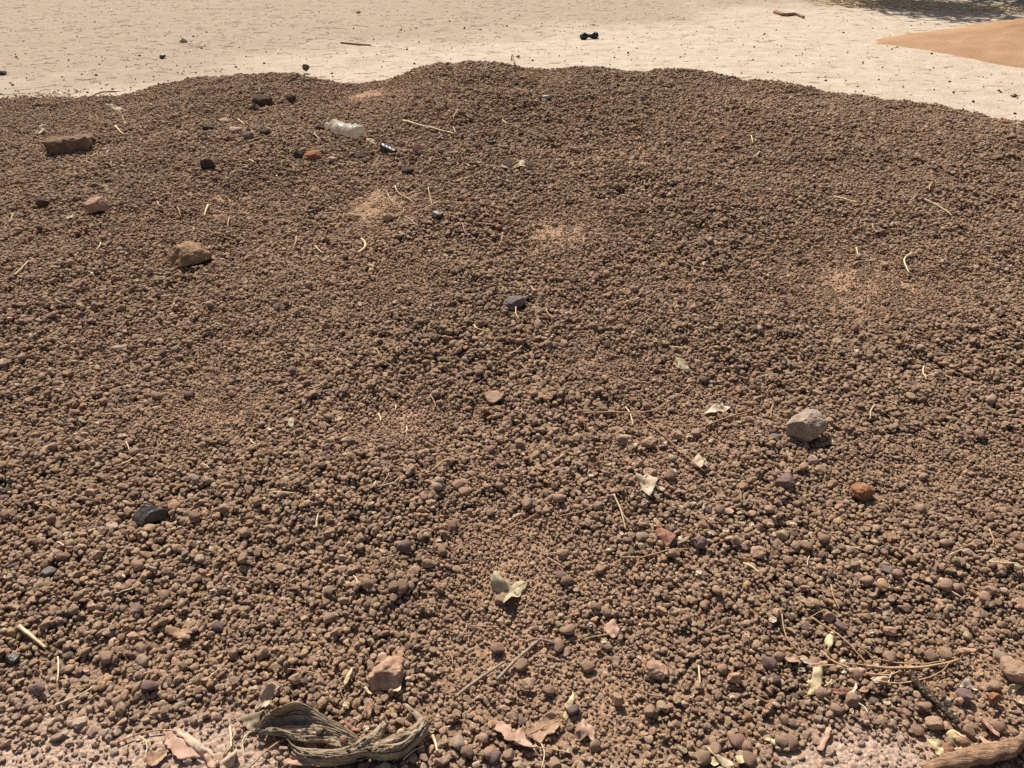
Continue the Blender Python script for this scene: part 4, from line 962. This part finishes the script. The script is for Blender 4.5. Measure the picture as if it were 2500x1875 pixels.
# ---------------------------------------------------------------- crumpled cloth
def build_cloth():
    b0 = Vector(hit_s(800, 1800)); V, F, S = [], [], []
    def lift(px, py, h):
        p = hit(px, py, lambda a, b: hsmooth(a, b) + .012 + h); return Vector(p)
    def sheet(rows, nu, nv, folds, amp, twist, seed, stain=None):
        """rows: stations along the strip, each a list of (px, py, height m) across it"""
        G = [resample([lift(*q) for q in row], nv) for row in rows]
        cols = [resample([G[r][j] for r in range(len(G))], nu) for j in range(nv)]
        o = len(V)
        for j in range(nv):
            for i in range(nu):
                p = cols[j][i]; u = i / (nu - 1); w = j / (nv - 1)
                ph = w * folds * 6.283 + twist * u * 6.283 + 2.2 * mnoise.noise(Vector((u * 5, w * 3, seed)))
                fade = math.sin(math.pi * min(max(w, .04), .96)) ** .35
                q = Vector((u * 3.2 + .6 * w, ph * .42, seed)); r1 = 1 - 2 * abs(mnoise.noise(q)); r2 = 1 - 2 * abs(mnoise.noise(Vector((u * 5 - 2 * w, ph * .6, seed + 3))))
                d = amp * (.95 * r1 + .55 * r2 * (.4 + abs(r1))) * fade + amp * .25 * mnoise.noise(Vector((u * 10, w * 8, seed + 4))) - amp * .6
                V.append(p + Vector((0, -.25, 1)).normalized() * d - b0)
                S.append(stain(u, w) if stain else 0.)
        for j in range(nv - 1):
            for i in range(nu - 1): F.append((o + j * nu + i, o + j * nu + i + 1, o + (j + 1) * nu + i + 1, o + (j + 1) * nu + i))
    # open hood on the left: high back rim, hollow middle, low front rim
    sheet([[(621,1791,.004),(623,1789,.006),(624,1790,.006),(625,1792,.004),(626,1794,.002)],
           [(640,1755,.022),(645,1765,.016),(650,1777,.006),(655,1783,.010),(660,1792,.006)],
           [(662,1735,.036),(668,1750,.018),(676,1772,-.002),(684,1782,.014),(690,1797,.008)],
           [(692,1722,.046),(698,1740,.018),(706,1770,-.004),(716,1788,.018),(722,1807,.012)],
           [(727,1714,.052),(732,1735,.022),(740,1768,.000),(750,1788,.016),(756,1810,.012)],
           [(762,1730,.036),(766,1745,.028),(772,1770,.014),(780,1790,.014),(788,1811,.012)],
           [(800,1752,.024),(803,1762,.022),(808,1780,.018),(815,1798,.012),(822,1820,.012)],
           [(842,1774,.014),(845,1782,.020),(850,1798,.016),(856,1812,.012),(862,1832,.008)],
           [(876,1800,.004),(880,1806,.010),(884,1815,.010),(890,1825,.006),(896,1838,.002)]], 110, 64, 8, .0070, .6, 1.,
          lambda u, w: .75 * math.exp(-((u - .42) / .085) ** 2 - ((w - .20) / .10) ** 2) + .3 * math.exp(-((u - .25) / .12) ** 2 - ((w - .35) / .3) ** 2))
    # the twisted band along the front
    sheet([[(698,1800,.004),(703,1808,.010),(710,1820,.008),(712,1832,.010),(706,1846,.002)],
           [(722,1822,.006),(728,1828,.016),(734,1838,.018),(736,1848,.014),(734,1858,.002)],
           [(775,1828,.008),(778,1834,.020),(782,1845,.024),(785,1856,.018),(785,1869,.002)],
           [(828,1828,.008),(832,1832,.022),(838,1842,.028),(842,1852,.022),(845,1864,.002)],
           [(872,1815,.010),(878,1820,.024),(888,1832,.030),(893,1842,.022),(893,1852,.002)],
           [(912,1812,.008),(918,1817,.022),(930,1832,.028),(938,1843,.020),(942,1856,.002)],
           [(950,1797,.006),(956,1803,.022),(968,1820,.028),(976,1834,.020),(982,1846,.002)],
           [(985,1782,.006),(990,1788,.020),(1000,1802,.026),(1008,1812,.018),(1014,1822,.002)],
           [(1012,1768,.006),(1016,1772,.016),(1026,1782,.022),(1033,1788,.016),(1039,1796,.002)],
           [(1026,1752,.004),(1030,1754,.012),(1036,1760,.016),(1042,1766,.012),(1047,1774,.002)]], 140, 44, 6, .0085, -2.2, 5.)
    # upper flap crossing over the band
    sheet([[(842,1826,.028),(850,1832,.034),(858,1842,.030)], [(872,1808,.030),(880,1814,.038),(888,1826,.032)], [(900,1792,.022),(908,1798,.030),(918,1810,.022)],
           [(924,1772,.014),(932,1777,.020),(940,1786,.012)], [(934,1760,.010),(942,1761,.014),(951,1763,.008)]], 60, 20, 3, .007, .7, 9.)
    # loose tail at the far end
    sheet([[(983,1722,.004),(988,1719,.008),(992,1718,.004)], [(1000,1738,.008),(1006,1734,.014),(1012,1732,.008)], [(1016,1756,.012),(1024,1752,.018),(1032,1748,.012)], [(1022,1780,.018),(1030,1778,.026),(1038,1772,.018)]], 26, 9, 1, .004, .4, 13.)
    me = pymesh('crumpled_cloth', V, F); at = me.attributes.new('stain', 'FLOAT', 'POINT'); at.data.foreach_set('value', S)
    o = link('crumpled_cloth', me, M['cloth']); o.location = b0
    md = o.modifiers.new('thickness', 'SOLIDIFY'); md.thickness = .0014; md.offset = 0
    tag(o, 'crumpled twisted strip of dusty grey-tan cloth', 'cloth')
    rnd = random.Random(3)
    for px, py, w in ((780,1787,20), (838,1808,20), (820,1775,12), (962,1827,14), (970,1817,11), (815,1848,14)):
        p = lift(px, py, .016); r = w * depth_of(p) / FPX / 2; s = link('gravel_nodule', stone_mesh(px, 3, 7), M['brown']); s.scale = (r, r * .9, r * .8); s.location = p + Vector((0, 0, r * .6))
        tag(s, 'brown nodule resting on the crumpled cloth', 'stone', 'nodules on the cloth')
    leaf([(775,1815),(790,1824),(806,1822),(808,1815),(803,1829),(790,1829)], 'l_yellow', 'small cream curved leaf lying on the cloth', lift=.02, curl=.3)
build_cloth()

# ---------------------------------------------------------------- plastic bottle and black plastic scraps
def build_bottle():
    a, b = Vector(hit_s(799, 322)), Vector(hit_s(880, 336)); L = (b - a).length; ax = (b - a).normalized(); r0 = .125 * L
    prof = [(0, .30), (.03, .32), (.06, .30), (.09, .31), (.16, .45), (.26, .82), (.36, 1.0), (.50, .93), (.62, 1.0), (.80, .98), (.95, 1.0), (1.0, .85)]
    root = empty('plastic_bottle', a); tag(root, 'crushed clear plastic bottle lying on the gravel', 'bottle')
    def tubep(name, t0, t1, cap):
        n = 40; line, rr = [], []
        for i in range(n):
            t = t0 + (t1 - t0) * i / (n - 1); line.append(ax * (t * L) + Vector((0, 0, r0 * .85 + .005))); rr.append(r0 * float(np.interp(t, [q[0] for q in prof], [q[1] for q in prof])))
        me = tube_mesh(name, line, rr, 28)
        if not cap:
            bm = bmesh.new(); bm.from_mesh(me); bmesh.ops.delete(bm, geom=[f for f in bm.faces if len(f.verts) > 4], context='FACES_ONLY'); bm.to_mesh(me); bm.free()
        for v in me.vertices:
            q = Vector(v.co); t = q.dot(ax) / L; k_ = sstep(.18, .35, t)
            d = float(k_) * r0 * (.30 * mnoise.noise(q * 22) + .16 * mnoise.noise(q * 55)); c = ax * (t * L) + Vector((0, 0, r0 * .85)); o_ = (q - c)
            v.co = q + (o_.normalized() * d if o_.length > 1e-5 else Vector((0, 0, 0)))
            v.co.z = r0 * .12 + (v.co.z - r0 * .12) * (.80 if t > .3 else 1)
        o = link(name, me, M['bottle'], root); md = o.modifiers.new('wall', 'SOLIDIFY'); md.thickness = .0006
    tubep('bottle_body', .095, 1., True); tubep('bottle_neck', 0, .094, False)
build_bottle()

def ribbed_scrap(px0, px1, wpx, label, ribs=4):
    a, b = Vector(hit_s(*px0)), Vector(hit_s(*px1)); dep = depth_of(a); r = wpx * dep / FPX / 2; n = ribs * 8
    line = [a.lerp(b, i / (n - 1)) + Vector((0, 0, r * .7 + .004)) - a for i in range(n)]
    me = tube_mesh('plastic_scrap', line, [r * (1 + .13 * math.sin(i * 6.283 / 8)) * (1 - .25 * i / n) for i in range(n)], 16, .25, px0[0], .75)
    o = link('plastic_scrap', me, M['black']); o.location = a; tag(o, label, 'plastic scrap')
ribbed_scrap((935, 364), (966, 379), 17, 'black ribbed plastic tube scrap near the bottle')
ribbed_scrap((1194, 356), (1213, 352), 12, 'small crumpled black plastic scrap by an upright straw', 3)
def yard_scrap():
    a, b = Vector(hit_s(1417, 97)), Vector(hit_s(1457, 93)); L = (b - a).length; n = 30
    pr = [(0, .5), (.12, 1.), (.32, .95), (.45, .45), (.55, .5), (.7, .85), (.95, 1.05), (1, .9)]
    line = [(b - a) * (i / (n - 1)) + Vector((0, 0, L * .14)) for i in range(n)]
    me = tube_mesh('plastic_scrap', line, [L * .16 * float(np.interp(i / (n - 1), [p[0] for p in pr], [p[1] for p in pr])) for i in range(n)], 18, .35, 2.)
    o = link('plastic_scrap', me, M['black']); o.location = a; tag(o, 'crushed black plastic container lying out on the yard', 'plastic scrap')
yard_scrap()

# ---------------------------------------------------------------- sand pile beside the yard
def build_sand():
    v, f = [], []; nr, na = 60, 140; cx, cy, RX, RY, HH = 8.5, 9.9, 4.15, 1.85, .74
    for i in range(nr + 1):
        for j in range(na):
            a = 6.2832 * j / na; wob = 1 + .05 * math.sin(3 * a + 1) + .03 * math.sin(7 * a) + .03 * mnoise.noise(Vector((math.cos(a) * 9, math.sin(a) * 9, 0))); t = i / nr
            x = cx + RX * wob * t * math.cos(a); y = cy + RY * wob * t * math.sin(a); z = HH * max(0, 1 - t) ** 1.2 - .012 * (t > .995)
            z += (1 - t) * .10 * mnoise.noise(Vector((x * 1.6, y * 1.6, 0))) + min(1, 8 * (1 - t)) * .026 * mnoise.noise(Vector((x * 6, y * 6, 3))) + yard_z(np.array(x), np.array(y)) + .010
            v.append((x, y, float(z)))
    for i in range(nr):
        for j in range(na):
            f.append((i * na + j, i * na + (j + 1) % na, (i + 1) * na + (j + 1) % na, (i + 1) * na + j))
    tag(link('sand_pile', pymesh('sand_pile', v, f), M['sand']), 'smooth low heap of orange building sand', 'sand pile')
build_sand()

# ---------------------------------------------------------------- litter on the yard
def yard_litter():
    g = np.random.default_rng(5); V, F = [], []
    def needle(x, y, a, L, w, z):
        b = len(V); dx, dy = math.cos(a), math.sin(a); bend = g.normal(0, .12) * L
        pts = [(x - dx * L / 2, y - dy * L / 2), (x - dy * bend, y + dx * bend), (x + dx * L / 2, y + dy * L / 2)]
        for i, (p, q) in enumerate(pts):
            V.extend([(p - dy * w, q + dx * w, z), (p + dy * w, q - dx * w, z), (p, q, z + 1.6 * w)])
        for i in range(2):
            for s in range(3): F.append((b + i * 3 + s, b + i * 3 + (s + 1) % 3, b + i * 3 + 3 + (s + 1) % 3, b + i * 3 + 3 + s))
    n = 0
    while n < 3600:
        y = 6.2 + 10.5 * g.random(); x = g.uniform(-.68 * y - 1, .68 * y + 1)
        left = 1 / (1 + math.exp(-((y - 9.2) - .62 * (x + 1.0) * .9) * 1.4))
        if g.random() > .12 + .88 * left * (x < 3.5): continue
        if float(H(x, y)) > 0: continue
        needle(x, y, g.normal(0, .75), min(g.gamma(1.3, .045), .4), g.uniform(.0007, .0020), float(yard_z(np.array(x), np.array(y))) + .003); n += 1
    h_ = len(F)
    o = link('yard_litter', pymesh('yard_litter', V, F), M['s_litter'], smooth=False); tag(o, 'thin brown twigs and straw bits strewn over the pale yard', 'litter', kind='stuff')
    V.clear(); F.clear()
    for i in range(1900):                                   # straw swept into a band along the tree shade
        t = g.random(); x = 5.2 + t * 2.9 + g.normal(0, .22); y = 14.6 - t * 1.15 + g.normal(0, .30); needle(x, y, g.uniform(0, 3.14), g.uniform(.05, .22), g.uniform(.002, .005), float(yard_z(np.array(x), np.array(y))) + .004 + abs(g.normal(0, .02)))
    for i in range(900):
        y = 7 + 9 * g.random(); x = g.uniform(-.68 * y, .68 * y)
        if float(H(x, y)) > 0: continue
        needle(x, y, g.normal(0, .9), min(g.gamma(2, .04), .3), g.uniform(.0012, .0028), float(yard_z(np.array(x), np.array(y))) + .003)
    o = link('dry_grass', pymesh('dry_grass', V, F), M['s_straw'], smooth=False); tag(o, 'pale dry grass swept into a band by the tree shade', 'dry grass', kind='stuff')
    # dark specks
    V.clear(); F.clear()
    ico = bmesh.new(); bmesh.ops.create_icosphere(ico, subdivisions=1, radius=1); ico.verts.ensure_lookup_table(); iv = [v.co.copy() for v in ico.verts]; jf = [[v.index for v in f.verts] for f in ico.faces]; ico.free()
    n = 0
    while n < 4300:
        y = 5.0 + 10.5 * g.random(); x = g.uniform(-.68 * y - 1, .68 * y + 1)
        if float(H(x, y)) > .0: continue
        yc = float(np.interp(x, CX, CYI)); near = math.exp(-max(0, y - yc - .6) / .5)
        if g.random() > .22 + .8 * near: continue
        r = .002 + .0075 * g.random() ** 3 + (.006 if g.random() < .02 else 0); b = len(V); z = float(yard_z(np.array(x), np.array(y))) + r * .5
        for q in iv: V.append((x + q.x * r * g.uniform(.8, 1.3), y + q.y * r * g.uniform(.8, 1.2), z + q.z * r * g.uniform(.6, 1)))
        F.extend([tuple(b + k_ for k_ in f) for f in jf]); n += 1
    o = link('scattered_grit', pymesh('scattered_grit', V, F), M['dark']); tag(o, 'dark grit and tiny pebbles scattered on the pale yard', 'grit', kind='stuff')
yard_litter()

def yard_pebbles():
    rnd = random.Random(8); me = [stone_mesh(700 + s, 2, 6) for s in range(5)]
    for m_ in me: m_.materials.append(M['dark']); m_.polygons.foreach_set('use_smooth', [True] * len(m_.polygons))
    n = 0
    while n < 80:
        px = rnd.uniform(5, 2495); py = rnd.uniform(12, 300); p = hit_s(px, py)
        if float(H(p[0], p[1])) > -.02 or p[1] > 15: continue
        r = rnd.uniform(.008, .016); o = bpy.data.objects.new('yard_pebble', rnd.choice(me)); col.objects.link(o); o.scale = (r, r, r * .7); o.rotation_euler = (0, 0, rnd.uniform(0, 6))
        o.location = (p[0], p[1], float(yard_z(np.array(p[0]), np.array(p[1]))) + r * .35); tag(o, 'small dark pebble lying on the pale yard', 'stone', 'pebbles strewn on the yard'); n += 1
yard_pebbles()

# ---------------------------------------------------------------- the tree whose shade falls on the far corner of the yard
def build_tree(x, y, hc, rad, seed, label, nleaf):
    rnd = random.Random(seed); g = np.random.default_rng(seed)
    root = empty('shade_tree', (x, y, 0)); tag(root, label, 'tree', 'shade trees beyond the yard')
    V, F = [], []
    def add(me):
        b = len(V); V.extend([v.co.copy() for v in me.vertices]); F.extend([tuple(b + i for i in p.vertices) for p in me.polygons])
    add(tube_mesh('t', [Vector((0, 0, -.1)), Vector((.05, 0, hc * .2)), Vector((.1, .05, hc * .45)), Vector((0, .1, hc * .75))], [.26, .2, .17, .11], 10, .15))
    ends = []
    for i in range(9):
        a = 6.283 * i / 9 + rnd.uniform(-.3, .3); rr = rad * rnd.uniform(.55, .85); z1 = hc * rnd.uniform(.85, 1.25); e = Vector((rr * math.cos(a), rr * math.sin(a), z1)); ends.append(e)
        s = Vector((.06, .05, hc * rnd.uniform(.4, .7))); m_ = s.lerp(e, .5) + Vector((0, 0, .25)); add(tube_mesh('t', resample([s, m_, e], 7), [.09 - .011 * k_ for k_ in range(7)], 7, .15))
    link('trunk', pymesh('trunk', V, F), M['s_grey'], root)
    LV, LF = [], []
    cl = [e * rnd.uniform(.75, 1.1) for e in ends for _ in range(4)] + [Vector((rnd.gauss(0, rad * .4), rnd.gauss(0, rad * .4), hc * rnd.uniform(.9, 1.4))) for _ in range(16)]
    for i in range(nleaf):
        c = rnd.choice(cl); p = c + Vector(g.normal(0, .42, 3)); u = Vector(g.normal(0, 1, 3)).normalized(); w = u.cross(Vector(g.normal(0, 1, 3))).normalized(); s = rnd.uniform(.07, .13); b = len(LV)
        LV.extend([p - u * s, p + w * s * .45, p + u * s, p - w * s * .45]); LF.append((b, b + 1, b + 2, b + 3))
    m, n, l, bs = mat_base('tree_foliage', .6, .3); bs.inputs['Base Color'].default_value = (.06, .09, .03, 1)
    link('crown', pymesh('crown', LV, LF), m, root, smooth=False)
build_tree(8.0, 16.7, 3.8, 3.7, 4, 'broad leafy tree whose dappled shade reaches the yard', 17000)
build_tree(13.0, 16.2, 3.8, 3.8, 9, 'leafy tree beyond the sand pile', 14000)
